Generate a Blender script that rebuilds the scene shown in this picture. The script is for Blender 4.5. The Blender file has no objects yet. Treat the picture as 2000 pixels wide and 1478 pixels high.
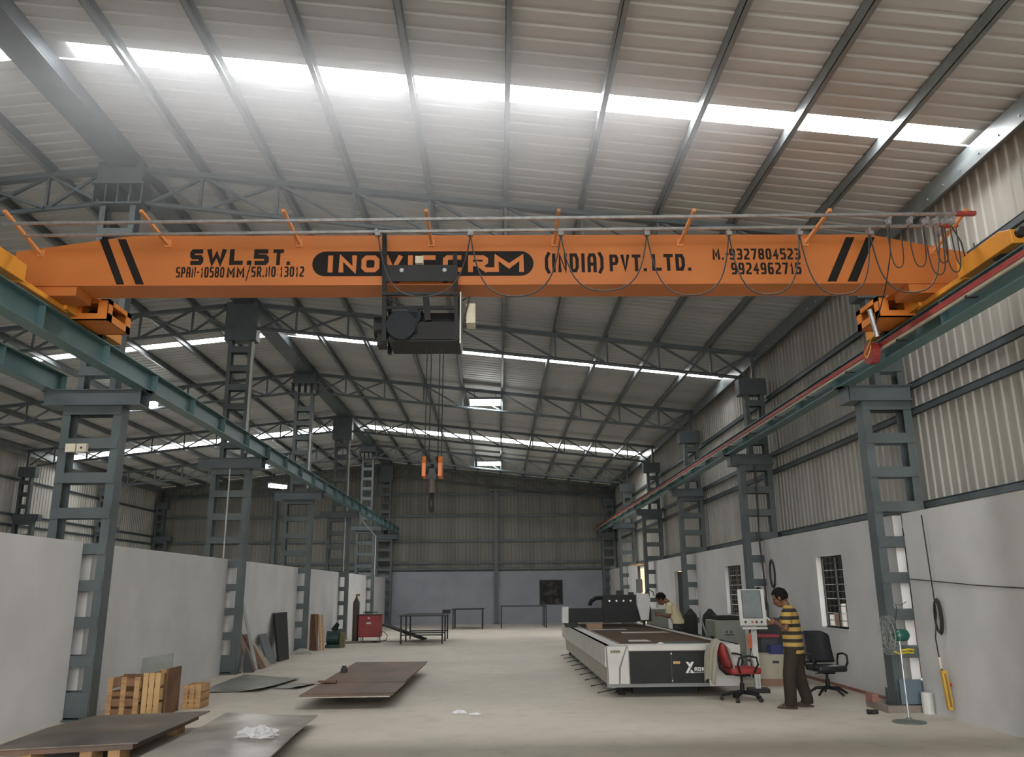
import bpy, math, random
from mathutils import Vector as V, Matrix
PI = math.pi
random.seed(7)
SC = bpy.context.scene
COL = SC.collection

# ---------------------------------------------------------------- camera
PITCH, YAW, ROLL, F = 0.25285550, 0.01878789, -0.01, 1605.0
cp, sp, cy, sy = math.cos(PITCH), math.sin(PITCH), math.cos(YAW), math.sin(YAW)
fwd = V((sy*cp, cy*cp, sp)); rgt = V((cy, -sy, 0)); upv = rgt.cross(fwd)
r2 = rgt*math.cos(ROLL) + upv*math.sin(ROLL); u2 = upv*math.cos(ROLL) - rgt*math.sin(ROLL)
cam = bpy.data.cameras.new('camera'); camo = bpy.data.objects.new('camera', cam); COL.objects.link(camo)
M = Matrix.Identity(4)
for i in range(3):
    M[i][0] = r2[i]; M[i][1] = u2[i]; M[i][2] = -fwd[i]
M[0][3], M[1][3], M[2][3] = 0, 0, 1.65
camo.matrix_world = M
cam.sensor_width = 36; cam.lens = 36*F/2000; cam.clip_end = 300
SC.camera = camo

# ---------------------------------------------------------------- light and exposure
w = bpy.data.worlds.new('sky'); SC.world = w; w.use_nodes = True
bg = w.node_tree.nodes['Background']; bg.inputs[0].default_value = (1.0, 0.985, 0.96, 1); bg.inputs[1].default_value = 3.6
SKY_E = 14.0      # daylight through the translucent roof strips
SC.view_settings.view_transform = 'Standard'
SC.view_settings.look = 'None'
SC.view_settings.exposure = 1.0
SC.view_settings.gamma = 1
SC.view_settings.use_curve_mapping = False
try:
    SC.cycles.use_denoising = True
    SC.cycles.max_bounces = 8; SC.cycles.diffuse_bounces = 5; SC.cycles.glossy_bounces = 3
    SC.cycles.sample_clamp_indirect = 6.0
    SC.cycles.caustics_reflective = False; SC.cycles.caustics_refractive = False
except Exception:
    pass

# ---------------------------------------------------------------- materials
MATS = {}
def mat(name, col, rough=0.6, metal=0.0, col2=None, scale=3.0, bump=0.0, bscale=20.0, emit=0, stretch=(1,1,1), spec=0.5, lo=.4, hi=.65, trans=0):
    if name in MATS: return MATS[name]
    m = bpy.data.materials.new(name); m.use_nodes = True; nt = m.node_tree; b = nt.nodes['Principled BSDF']
    b.inputs['Base Color'].default_value = (*col, 1); b.inputs['Roughness'].default_value = rough; b.inputs['Metallic'].default_value = metal
    b.inputs['Specular IOR Level'].default_value = spec
    if trans: b.inputs['Transmission Weight'].default_value = trans
    tc = nt.nodes.new('ShaderNodeTexCoord'); mp = nt.nodes.new('ShaderNodeMapping'); mp.inputs['Scale'].default_value = stretch
    nt.links.new(tc.outputs['Object'], mp.inputs[0])
    if col2 is None: col2 = tuple(c*0.82 for c in col)
    n = nt.nodes.new('ShaderNodeTexNoise'); n.inputs['Scale'].default_value = scale; n.inputs['Detail'].default_value = 5
    nt.links.new(mp.outputs[0], n.inputs['Vector'])
    cr = nt.nodes.new('ShaderNodeValToRGB'); cr.color_ramp.elements[0].position = lo; cr.color_ramp.elements[1].position = hi
    cr.color_ramp.elements[0].color = (*col, 1); cr.color_ramp.elements[1].color = (*col2, 1)
    nt.links.new(n.outputs['Fac'], cr.inputs[0]); nt.links.new(cr.outputs[0], b.inputs['Base Color'])
    if bump:
        n2 = nt.nodes.new('ShaderNodeTexNoise'); n2.inputs['Scale'].default_value = bscale; n2.inputs['Detail'].default_value = 4
        nt.links.new(mp.outputs[0], n2.inputs['Vector'])
        bp = nt.nodes.new('ShaderNodeBump'); bp.inputs['Strength'].default_value = bump; bp.inputs['Distance'].default_value = 0.02
        nt.links.new(n2.outputs['Fac'], bp.inputs['Height']); nt.links.new(bp.outputs[0], b.inputs['Normal'])
    if emit:
        b.inputs['Emission Color'].default_value = (1, 1, 1, 1); b.inputs['Emission Strength'].default_value = emit
    MATS[name] = m
    return m
STEEL = mat('grey_blue_paint', (.085, .105, .115), .5, 0, (.065, .08, .088))
STEELG = mat('column_paint', (.088, .108, .112), .5, 0, (.064, .08, .084), scale=2)
TEAL = mat('teal_paint', (.085, .16, .165), .42, 0, (.07, .14, .145), scale=1.5)
PURL = mat('purlin_steel', (.18, .20, .205), .4, .2, (.14, .16, .165))  # colour lightened to carry the veil of haze over the purlins
SHEETR = mat('roof_sheet', (.46, .47, .465), .7, 0, (.40, .41, .405), scale=.8, stretch=(.3, 1.5, 1))
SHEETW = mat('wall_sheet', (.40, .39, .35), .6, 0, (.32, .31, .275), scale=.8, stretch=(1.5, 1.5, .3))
SHEETB = mat('back_wall_sheet', (.19, .185, .158), .6, 0, (.14, .137, .118), scale=.9, stretch=(2, 1, .2))  # colour taken down to counter too much light on the back wall
PLAST = mat('white_plaster', (.60, .60, .60), .85, 0, (.54, .54, .535), scale=1.3, bump=.15, bscale=8)
BLACK = mat('black_paint', (.014, .015, .016), .5, 0, (.010, .010, .011), spec=.25)
DARK = mat('dark_steel', (.026, .028, .03), .5, 0, (.018, .019, .02), spec=.3)
ORANGE = mat('crane_orange', (.54, .168, .034), .5, 0, (.46, .142, .028), scale=.9)
YORANGE = mat('yellow_orange', (.70, .29, .03), .45, 0, (.62, .25, .03), scale=1.2)
LETTER = mat('letter_black', (.018, .016, .016), .7, spec=.15)
REDP = mat('red_paint', (.30, .03, .03), .5, 0, (.22, .022, .022))
REDS = mat('red_insulation', (.36, .05, .045), .5)
CREAM = mat('cream_plastic', (.62, .58, .45), .5)
GALV = mat('galvanised', (.55, .58, .6), .3, .8, (.42, .44, .46), scale=12)
ALU = mat('bare_metal', (.5, .5, .49), .35, .7)
WHITEP = mat('white_paint_metal', (.60, .60, .575), .45, 0, (.54, .54, .52))
RUBBER = mat('black_rubber', (.02, .02, .02), .75)
WIRE = mat('cable_black', (.03, .026, .024), .6)
WOOD = mat('pale_timber', (.44, .27, .13), .75, 0, (.30, .17, .075), scale=3, stretch=(1, 1, 8), bump=.2)
WOODD = mat('brown_timber', (.17, .085, .045), .8, 0, (.10, .05, .028), scale=3, stretch=(6, 1, 1), bump=.2)
RUST = mat('rusted_plate', (.17, .098, .064), .55, .1, (.10, .068, .05), scale=2.2, stretch=(1, .5, 1), bump=.1)
RUST2 = mat('mill_plate', (.19, .15, .115), .42, .2, (.10, .08, .065), scale=1.8, lo=.35, hi=.6)
MILL = mat('grey_plate', (.40, .37, .31), .3, .3, (.20, .165, .13), scale=1.7, lo=.42, hi=.66)
ZINC = mat('thin_sheet', (.36, .37, .34), .3, .4, (.25, .25, .23), scale=2)
LEATHER = mat('black_leather', (.016, .017, .019), .42, 0, (.01, .01, .011), bump=.1)
REDF = mat('red_fabric', (.30, .035, .035), .8, 0, (.22, .028, .028), bump=.2, bscale=120)
GREENP = mat('dark_green', (.02, .055, .045), .45)
LIGHTM = mat('roof_light', (.9, .95, 1), .5, emit=SKY_E); LIGHTM2 = mat('roof_light_dimmed', (.85, .9, .92), .5, emit=SKY_E*.6)  # second copy: same strips, emission lowered to dim the far hall
LAMPM = mat('lamp_light', (1, 1, 1), .5, emit=14)
SKIN = mat('brown_skin', (.16, .075, .042), .55)
HAIR = mat('black_hair', (.008, .007, .006), .8, bump=.3, bscale=60, spec=.15)

def floor_mat():
    m = mat('concrete_floor', (.58, .53, .445), .6, 0, (.48, .44, .375), scale=.45, bump=.08, bscale=6, lo=.35, hi=.7)
    nt = m.node_tree; b = nt.nodes['Principled BSDF']; tc = nt.nodes.new('ShaderNodeTexCoord')
    base = b.inputs['Base Color'].links[0].from_socket
    n = nt.nodes.new('ShaderNodeTexNoise'); n.inputs['Scale'].default_value = 2.6; n.inputs['Detail'].default_value = 8; n.inputs['Roughness'].default_value = .7
    nt.links.new(tc.outputs['Object'], n.inputs['Vector'])
    cr = nt.nodes.new('ShaderNodeValToRGB'); cr.color_ramp.elements[0].position = .5; cr.color_ramp.elements[1].position = .75
    cr.color_ramp.elements[0].color = (0, 0, 0, 1); cr.color_ramp.elements[1].color = (.45, .45, .45, 1)
    nt.links.new(n.outputs['Fac'], cr.inputs[0])
    mx = nt.nodes.new('ShaderNodeMix'); mx.data_type = 'RGBA'; mx.inputs[7].default_value = (.27, .245, .21, 1)
    nt.links.new(cr.outputs[0], mx.inputs[0]); nt.links.new(base, mx.inputs[6]); nt.links.new(mx.outputs[2], b.inputs['Base Color'])
    return m
FLOOR = floor_mat()
def stripe_mat():
    m = mat('striped_knit', (.36, .23, .06), .85)
    nt = m.node_tree; b = nt.nodes['Principled BSDF']; tc = nt.nodes.new('ShaderNodeTexCoord')
    sx = nt.nodes.new('ShaderNodeSeparateXYZ'); nt.links.new(tc.outputs['Object'], sx.inputs[0])
    mo = nt.nodes.new('ShaderNodeMath'); mo.operation = 'MODULO'; mo.inputs[1].default_value = .105; nt.links.new(sx.outputs[2], mo.inputs[0])
    gt = nt.nodes.new('ShaderNodeMath'); gt.operation = 'GREATER_THAN'; gt.inputs[1].default_value = .055; nt.links.new(mo.outputs[0], gt.inputs[0])
    mx = nt.nodes.new('ShaderNodeMix'); mx.data_type = 'RGBA'
    mx.inputs[6].default_value = (.40, .26, .065, 1); mx.inputs[7].default_value = (.022, .022, .02, 1)
    nt.links.new(gt.outputs[0], mx.inputs[0]); nt.links.new(mx.outputs[2], b.inputs['Base Color'])
    return m
STRIPE = stripe_mat()

# ---------------------------------------------------------------- mesh helpers
class MB:
    def __init__(s): s.v = []; s.f = []
    def add(s, vs, fs):
        o = len(s.v); s.v += [V(p) for p in vs]; s.f += [tuple(i+o for i in f) for f in fs]; return s
    def box(s, x0, x1, y0, y1, z0, z1):
        return s.add([(x0,y0,z0),(x1,y0,z0),(x1,y1,z0),(x0,y1,z0),(x0,y0,z1),(x1,y0,z1),(x1,y1,z1),(x0,y1,z1)],
                     [(0,3,2,1),(4,5,6,7),(0,1,5,4),(1,2,6,5),(2,3,7,6),(3,0,4,7)])
    def cbox(s, c, d, R=None):
        c = V(c); vs = []
        for x, y, z in ((-1,-1,-1),(1,-1,-1),(1,1,-1),(-1,1,-1),(-1,-1,1),(1,-1,1),(1,1,1),(-1,1,1)):
            p = V((x*d[0]/2, y*d[1]/2, z*d[2]/2))
            if R is not None: p = R @ p
            vs.append(c+p)
        return s.add(vs, [(0,3,2,1),(4,5,6,7),(0,1,5,4),(1,2,6,5),(2,3,7,6),(3,0,4,7)])
    def bar(s, p, q, wd, h, up=(0,0,1)):
        p, q, up = V(p), V(q), V(up); d = (q-p).normalized()
        sd = d.cross(up)
        if sd.length < 1e-4: sd = d.cross(V((0,1,0)))
        sd.normalize(); u = sd.cross(d).normalized(); a, b = sd*wd/2, u*h/2
        return s.add([p-a-b, p+a-b, p+a+b, p-a+b, q-a-b, q+a-b, q+a+b, q-a+b],
                     [(0,1,2,3),(7,6,5,4),(0,4,5,1),(1,5,6,2),(2,6,7,3),(3,7,4,0)])
    def cyl(s, p, q, r, r2=None, n=14, cap=True):
        p, q = V(p), V(q); r2 = r if r2 is None else r2; d = (q-p).normalized()
        a = d.orthogonal().normalized(); b = d.cross(a); vs = []
        for c, rr in ((p, r), (q, r2)):
            for i in range(n):
                t = 2*PI*i/n; vs.append(c + (a*math.cos(t)+b*math.sin(t))*rr)
        fs = [(i, (i+1) % n, n+(i+1) % n, n+i) for i in range(n)]
        if cap: fs += [tuple(range(n-1, -1, -1)), tuple(range(n, 2*n))]
        return s.add(vs, fs)
    def tube(s, pts, r, n=7):
        pts = [V(p) for p in pts]; rings = []; a = None
        for i, p in enumerate(pts):
            d = (pts[min(i+1, len(pts)-1)] - pts[max(i-1, 0)]).normalized()
            if a is None: a = d.orthogonal().normalized()
            a = (a - d*a.dot(d)).normalized(); b = d.cross(a)
            rings.append([p + (a*math.cos(2*PI*k/n) + b*math.sin(2*PI*k/n))*(r[i] if isinstance(r, (list, tuple)) else r) for k in range(n)])
        vs = [x for rg in rings for x in rg]; fs = []
        for i in range(len(pts)-1):
            for k in range(n): fs.append((i*n+k, i*n+(k+1) % n, (i+1)*n+(k+1) % n, (i+1)*n+k))
        fs += [tuple(range(n-1, -1, -1)), tuple(range((len(pts)-1)*n, len(pts)*n))]
        return s.add(vs, fs)
    def prism(s, poly, off):
        n = len(poly); off = V(off)
        return s.add([V(p) for p in poly] + [V(p)+off for p in poly],
                     [tuple(range(n-1, -1, -1)), tuple(range(n, 2*n))] + [(i, (i+1) % n, n+(i+1) % n, n+i) for i in range(n)])
    def lathe(s, c, prof, n=18, axis='z'):
        c = V(c); vs = []; m = len(prof)
        for i in range(n):
            t = 2*PI*i/n
            for r, z in prof:
                x, y = r*math.cos(t), r*math.sin(t)
                vs.append(c + (V((x, y, z)) if axis == 'z' else V((z, x, y)) if axis == 'x' else V((x, z, y))))
        fs = []
        for i in range(n):
            j = (i+1) % n
            for k in range(m-1): fs.append((i*m+k, j*m+k, j*m+k+1, i*m+k+1))
        return s.add(vs, fs)
    def ball(s, c, rx, ry, rz, n=14, m=9, top=None):
        c = V(c); vs = []
        for j in range(m+1):
            ph = PI*j/m
            for i in range(n):
                t = 2*PI*i/n; vs.append(c + V((rx*math.sin(ph)*math.cos(t), ry*math.sin(ph)*math.sin(t), rz*math.cos(ph))))
        return s.add(vs, [(j*n+i, j*n+(i+1) % n, (j+1)*n+(i+1) % n, (j+1)*n+i) for j in range(m) for i in range(n)])

def mk(name, mb, m, parent=None, local=False, smooth=False, bevel=0, sub=0, solid=0):
    me = bpy.data.meshes.new(name); vs = mb.v
    if parent is not None and not local:
        root = parent; inv = Matrix.Identity(4)
        chain = []
        while root is not None: chain.append(root); root = root.parent
        W = Matrix.Identity(4)
        for o in reversed(chain): W = W @ (Matrix.Translation(o.location) @ o.rotation_euler.to_matrix().to_4x4())
        inv = W.inverted(); vs = [inv @ p for p in vs]
    me.from_pydata([tuple(p) for p in vs], [], mb.f); me.update()
    import bmesh
    b = bmesh.new(); b.from_mesh(me); bmesh.ops.recalc_face_normals(b, faces=b.faces); b.to_mesh(me); b.free()
    if m: me.materials.append(m)
    if smooth:
        for p in me.polygons: p.use_smooth = True
    o = bpy.data.objects.new(name, me); COL.objects.link(o)
    if parent is not None: o.parent = parent
    if bevel:
        bm_ = o.modifiers.new('bevel', 'BEVEL'); bm_.width = bevel; bm_.segments = 2; bm_.limit_method = 'ANGLE'
    if solid:
        q = o.modifiers.new('solid', 'SOLIDIFY'); q.thickness = solid
    if sub:
        q = o.modifiers.new('sub', 'SUBSURF'); q.levels = sub; q.render_levels = sub
    return o
def tag(o, label, cat, group=None, kind=None):
    o['label'] = label; o['category'] = cat
    if group: o['group'] = group
    if kind: o['kind'] = kind
    return o
def thing(name, label, cat, loc=(0,0,0), rz=0, group=None):
    o = bpy.data.objects.new(name, None); COL.objects.link(o); o.location = loc; o.rotation_euler = (0, 0, rz); o.empty_display_size = .1
    return tag(o, label, cat, group)
def struct(name, mb, m, label=None, **k):
    o = mk(name, mb, m, **k); o['kind'] = 'structure'
    if label: o['label'] = label
    return o
def copy_tree(o, parent=None):
    c = o.copy(); COL.objects.link(c); c.parent = parent
    for ch in [x for x in COL.objects if x.parent == o]: copy_tree(ch, c)
    return c
GL = {  # painted block letters as strokes on a unit cell
 'A': [[(0,0),(0,.8),(.2,1),(.8,1),(1,.8),(1,0)],[(0,.42),(1,.42)]], 'C': [[(.9,1),(.15,1),(0,.85),(0,.15),(.15,0),(.9,0)]],
 'D': [[(0,0),(0,1),(.75,1),(1,.75),(1,.25),(.75,0),(0,0)]], 'I': [[(.5,0),(.5,1)]], 'K': [[(0,0),(0,1)],[(1,1),(.1,.5),(1,0)]], 'L': [[(0,1),(0,0),(1,0)]],
 'M': [[(0,0),(0,1),(.5,.3),(1,1),(1,0)]], 'N': [[(0,0),(0,1),(1,0),(1,1)]], 'O': [[(0,.2),(0,.8),(.2,1),(.8,1),(1,.8),(1,.2),(.8,0),(.2,0),(0,.2)]],
 'P': [[(0,0),(0,1),(.8,1),(1,.85),(1,.6),(.8,.45),(0,.45)]], 'R': [[(0,0),(0,1),(.8,1),(1,.85),(1,.62),(.8,.46),(0,.46)],[(.5,.46),(1,0)]],
 'S': [[(.9,1),(.12,1),(0,.88),(0,.62),(.12,.5),(.88,.5),(1,.38),(1,.12),(.88,0),(.1,0)]], 'T': [[(0,1),(1,1)],[(.5,1),(.5,0)]], 'V': [[(0,1),(.5,0),(1,1)]],
 'W': [[(0,1),(.22,0),(.5,.75),(.78,0),(1,1)]], 'X': [[(0,0),(1,1)],[(0,1),(1,0)]], 'U': [[(0,1),(0,.15),(.15,0),(.85,0),(1,.15),(1,1)]],
 '0': [[(0,.2),(0,.8),(.2,1),(.8,1),(1,.8),(1,.2),(.8,0),(.2,0),(0,.2)]], '1': [[(.3,.8),(.6,1),(.6,0)]], '2': [[(.1,1),(.8,1),(1,.8),(1,.6),(0,.15),(0,0),(.9,0)]],
 '3': [[(.1,1),(.85,1),(1,.85),(1,.65),(.85,.5),(.4,.5)],[(.85,.5),(1,.35),(1,.15),(.85,0),(.1,0)]], '4': [[(.75,0),(.75,1),(0,.35),(1,.35)]],
 '5': [[(.9,1),(0,1),(0,.56),(.85,.56),(1,.42),(1,.15),(.85,0),(.1,0)]], '6': [[(.9,1),(.15,1),(0,.8),(0,.15),(.15,0),(.85,0),(1,.15),(1,.42),(.85,.55),(0,.55)]],
 '7': [[(0,1),(1,1),(.4,0)]], '8': [[(.15,.5),(0,.65),(0,.85),(.15,1),(.85,1),(1,.85),(1,.65),(.85,.5),(.15,.5),(0,.35),(0,.15),(.15,0),(.85,0),(1,.15),(1,.35),(.85,.5)]],
 '9': [[(.1,0),(.85,0),(1,.2),(1,.85),(.85,1),(.15,1),(0,.85),(0,.6),(.15,.45),(1,.45)]], '-': [[(.1,.5),(.9,.5)]], '/': [[(0,-.1),(1,1.1)]],
 '.': [[(.1,.0),(.9,.0)]], ':': [[(.35,.15),(.65,.15)],[(.35,.75),(.65,.75)]], '(': [[(1.4,1.08),(.2,.82),(.2,.18),(1.4,-.08)]], ')': [[(-.4,1.08),(.8,.82),(.8,.18),(-.4,-.08)]] }
GWD = {'I': .42, '.': .42, ':': .4, '(': .55, ')': .55, ' ': .55, '1': .7, '-': .6, '/': .6, 'M': 1.25, 'W': 1.4}
def letters(name, s, x0, x1, z0, z1, y, m, parent, wt=.2, depth=.003, gap=.26):
    """block lettering painted on a face that looks towards -Y; wt = stroke weight / height"""
    mb = MB(); H = z1-z0; sw = wt*H
    units = sum(GWD.get(c, 1.0) for c in s)+gap*(len(s)-1); u = (x1-x0)/units; cx = x0; sw = min(sw, .36*u); cnt = 0
    for ci, c in enumerate(s):
        gw = GWD.get(c, 1.0)*u
        for pl in GL.get(c, []):
            ax, bx, az, bz_ = cx+sw/2, cx+gw-sw/2, z0+sw/2, z1-sw/2
            if c in 'I.:': ax, bx = cx, cx+gw
            P_ = [V((ax+(bx-ax)*a, y, az+(bz_-az)*b)) for a, b in pl]
            closed = (P_[0]-P_[-1]).length < 1e-6; n_ = len(P_)
            if c not in 'I.:' and not closed:
                P_[0] = P_[0]+(P_[0]-P_[1]).normalized()*sw/2; P_[-1] = P_[-1]+(P_[-1]-P_[-2]).normalized()*sw/2
            if c == 'I': P_ = [P_[0]+V((0, 0, sw/2*(-1))), P_[-1]+V((0, 0, sw/2))]
            seg = [(b-a).normalized() for a, b in zip(P_, P_[1:])]; side = []
            for k in range(n_):
                d0 = seg[k-1] if k > 0 else (seg[-1] if closed else seg[0]); d1 = seg[k] if k < n_-1 else (seg[0] if closed else seg[-1])
                m0 = V((-d0.z, 0, d0.x)); m1 = V((-d1.z, 0, d1.x)); mm = (m0+m1); mm = mm.normalized() if mm.length > .05 else m0
                side.append(mm*(sw/2/max(.55, mm.dot(m0))))
            for k in range(n_-1):
                p, q, a_, b_ = P_[k], P_[k+1], side[k], side[k+1]
                cnt += 1; mb.prism([p-a_, q-b_, q+b_, p+a_], (0, -depth-.00012*(cnt % 7), 0))
        cx += gw+gap*u
    return mk(name, mb, m, parent)

# ---------------------------------------------------------------- building data
RX = -5.95                      # ridge
BAY = 6.45; Y0 = 12.1
YK = [Y0+BAY*k for k in range(6)]; YK[5] = 44.3
YF, YB = -7.0, 44.62            # front, back
XR, XL = 6.36, 2*RX-6.36        # sheet walls
def roofz(x): return 7.22 + .1087*(6.1-(x if x > RX else 2*RX-x))
STRIPS = [(9.16, 9.54), (21.38, 21.74), (34.1, 34.95)]

# floor
struct('floor', MB().box(-24, 20, YF-20, YB+6, -.1, 0), FLOOR)

# roof: ribbed sheets running down the slope, as one mesh
def corr(mb, n0, n1, pitch, h, fn):
    # fn(t, depth)->two points list ; profile t along run
    prof = []; t = n0
    while t < n1-1e-6:
        for a, d in ((0, 0), (.62, 0), (.70, h), (.92, h)):
            tt = t+a*pitch
            if tt < n1: prof.append((tt, d))
        t += pitch
    prof.append((n1, 0))
    vs = []; fs = []
    for i, (tt, d) in enumerate(prof):
        a, b = fn(tt, d); vs += [a, b]
        if i: fs.append((2*i-2, 2*i, 2*i+1, 2*i-1))
    mb.add(vs, fs)
rb = MB()
edges = [YF] + [e for s in STRIPS for e in s] + [YB+.15]
for i in range(0, len(edges), 2):
    a, b = edges[i], edges[i+1]
    for xe in (XR+.25, XL-.25):
        corr(rb, a, b, .25, .02, lambda t, d, xe=xe: (V((RX, t, roofz(RX)+d)), V((xe, t, roofz(xe)+d))))
struct('ceiling', rb, SHEETR, 'grey ribbed sheet-metal roof seen from below')
for k, (a, b) in enumerate(STRIPS):
    for sgn, xe in ((1, 6.02), (-1, 2*RX-6.02)):
        xs = RX+.48*sgn
        o = mk('skylight', MB().prism([(xs, a, roofz(xs)), (xe, a, roofz(xe)), (xe, b, roofz(xe)), (xs, b, roofz(xs))], (0, 0, .012)), LIGHTM if k == 0 else LIGHTM2)
        tag(o, ('nearest', 'middle', 'farthest')[k] + ' white translucent roof strip on the ' + ('right' if sgn > 0 else 'left') + ' roof slope', 'skylight', 'translucent strips across the roof')
        # narrow sheet closing the ridge end and the eave end
        c = mk('flashing', MB().prism([(RX, a, roofz(RX)+.02), (xs, a, roofz(xs)+.02), (xs, b, roofz(xs)+.02), (RX, b, roofz(RX)+.02)], (0, 0, .01)), SHEETR, o)
        xo = XR+.25 if sgn > 0 else XL-.25
        mk('flashing', MB().prism([(xe, a, roofz(xe)+.02), (xo, a, roofz(xo)+.02), (xo, b, roofz(xo)+.02), (xe, b, roofz(xe)+.02)], (0, 0, .01)), SHEETR, o)
# purlins
ordn = ['first', 'second', 'third', 'fourth', 'fifth', 'sixth', 'seventh', 'eighth', 'ninth', 'tenth']
for sgn in (1, -1):
    for k in range(1, 10):
        x = RX + sgn*1.22*k; z = roofz(x)
        m_ = MB().box(x-.035, x-.027, YF, YB, z-.17, z-.003).box(x-.035, x+.035, YF, YB, z-.012, z-.003).box(x-.035, x+.035, YF, YB, z-.17, z-.162)
        tag(mk('roof_purlin', m_, PURL), 'long thin steel purlin under the roof, %s %s of the ridge' % (ordn[k-1], 'to the right' if sgn > 0 else 'to the left'), 'purlin', 'purlins under the roof')
rdg = MB()
for dx in (-.17, .17): rdg.box(RX+dx-.04, RX+dx+.04, YF, YB, roofz(RX+dx)-.2, roofz(RX+dx)-.01)
rdg.box(RX-.22, RX+.22, YF, YB, roofz(RX)-.27, roofz(RX)-.235)
tag(mk('ridge_beam', rdg, STEEL), 'wide grey ridge beam running back along the roof peak', 'beam')
for x, s in ((XR-.13, 1), (XL+.13, -1)):
    e = MB().box(x-.11, x+.11, YF, YB, roofz(XR)-.19, roofz(XR)-.02).box(x-.15*(1 if s > 0 else -1)-.01, x-.15*(1 if s > 0 else -1)+.01, YF, YB, roofz(XR)-.36, roofz(XR)-.19)
    e.box(min(x-.15*s, x+.1*s), max(x-.15*s, x+.1*s), YF, YB, roofz(XR)-.21, roofz(XR)-.19)
    o = tag(mk('eave_beam', e, PURL), 'steel eave beam along the top of the %s wall' % ('right' if s > 0 else 'far left'), 'beam')
    if s > 0:
        bl = MB(); y = 5.0
        while y < 20: bl.cyl((x-.162, y, roofz(XR)-.27), (x-.175, y, roofz(XR)-.27), .014, n=6); y += .42
        b_ = mk('bolt', bl, GALV, o); b_['kind'] = 'stuff'

# sheet walls
wr = MB(); corr(wr, YF, YB+.12, .21, .022, lambda t, d: (V((XR-d, t, 2.55)), V((XR-d, t, roofz(XR)))))
mr = MB()
def masonry(mb, xa, xb, ztop, ya, yb, holes, pockets, back=None):
    cuts = sorted(set([ya, yb] + [h[0] for h in holes] + [h[1] for h in holes] + [p for q in pockets for p in q]))
    for a, b in zip(cuts, cuts[1:]):
        mid = (a+b)/2
        if any(p[0] < mid < p[1] for p in pockets):
            if back: mb.box(min(back), max(back), a, b, 0, ztop)
            continue
        hs = sorted([h for h in holes if h[0] < mid < h[1]], key=lambda h: h[2]); z = 0
        for h in hs:
            if h[2] > z+.01: mb.box(xa, xb, a, b, z, h[2])
            z = h[3]
        if z < ztop-.01: mb.box(xa, xb, a, b, z, ztop)
CW = .15
HOLES = [(14.25, 15.42, .97, 2.2), (20.3, 21.72, 1.03, 2.21), (26.75, 27.95, 0, 2.22), (32.8, 35.4, 0, 2.6)]
masonry(mr, 5.86, 5.99, 2.68, YF, YB-.02, HOLES, [(y-CW, y+CW) for y in YK[:5]] + [(5.5, 5.8)], back=(6.26, 6.32))
wall = struct('wall_right', mr, PLAST, 'white plastered lower wall on the right')
sw = struct('wall_right_sheeting', wr, SHEETW, 'ribbed metal sheeting above the right wall')
ml = MB(); masonry(ml, -6.10, -5.87, 2.38, YF, YB-.3, [], [(y-CW, y+CW) for y in YK])
struct('wall_left', ml, PLAST, 'low white partition wall on the left')
mf = MB().box(XL+.25, XL+.48, YF, YB-.02, 0, 2.68); wl = MB(); corr(wl, YF, YB+.12, .21, .022, lambda t, d: (V((XL+d, t, 2.55)), V((XL+d, t, roofz(XR)))))
struct('wall_far_left', mf, PLAST, 'white lower wall of the neighbouring bay'); struct('wall_far_left_sheeting', wl, SHEETW, 'ribbed sheeting of the far left wall')
# back wall
BW = (2.16, 3.4, .93, 2.2)
mb_ = MB(); YM = YB-.12
BACKP = mat('dimmed_back_plaster', (.27, .285, .315), .85, 0, (.24, .25, .28), scale=1.1, bump=.15, bscale=8)  # back plaster darkened in colour for the weaker light at this end
mb_.box(XL+.3, BW[0], YM, YM+.22, 0, 2.66).box(BW[1], XR-.05, YM, YM+.22, 0, 2.66).box(BW[0], BW[1], YM, YM+.22, 0, BW[2]).box(BW[0], BW[1], YM, YM+.22, BW[3], 2.66)
struct('wall_back', mb_, BACKP, 'plastered lower part of the back wall, coloured darker for the dim far end')
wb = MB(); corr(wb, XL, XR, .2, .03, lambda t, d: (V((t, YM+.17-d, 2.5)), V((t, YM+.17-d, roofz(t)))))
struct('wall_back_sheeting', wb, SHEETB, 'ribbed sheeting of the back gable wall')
# front gable of the left bay (behind the camera)
wf = MB(); corr(wf, XL, RX, .23, .03, lambda t, d: (V((t, YF-d, 0)), V((t, YF-d, roofz(t)))))
struct('wall_front', wf, SHEETB)
# mouldings at the foot of the right wall
struct('baseboard_right', MB().box(5.845, 5.87, 12.3, 14.0, 0, .05).box(5.845, 5.87, 14, 26.7, 0, .05), mat('brick_red', (.27, .13, .10), .85))
# girts
for s, X in ((1, XR-.04), (-1, XL+.04)):
    for z, nm in ((2.86, 'lowest'), (4.25, 'middle'), (4.64, 'upper'), (5.95, 'topmost')):
        a, b = (X-.06, X-.005) if s > 0 else (X+.005, X+.06)
        g = MB().box(a, b, YF, YB-.2, z-.01, z+.01).box(b-.012 if s > 0 else a, b if s > 0 else a+.012, YF, YB-.2, z-.09, z).box(a, a+.01, YF, YB-.2, z-.09, z+.0)
        tag(mk('wall_girt', g, STEEL), '%s horizontal steel girt on the %s sheeting' % (nm, 'right-hand' if s > 0 else 'far left'), 'girt', 'girts on the side walls')
for z, nm in ((2.80, 'lowest'), (3.12, 'second lowest'), (4.25, 'middle'), (5.58, 'second highest'), (6.72, 'highest')):
    g = MB().box(XL+.1, XR-.1, YM+.05, YM+.11, z-.06, z+.06) if z > 2.9 else MB().box(XL+.1, XR-.1, YM+.02, YM+.11, z-.05, z+.05)
    tag(mk('wall_girt', g, STEEL), '%s horizontal steel girt across the back wall' % nm, 'girt', 'girts across the back wall')
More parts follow.
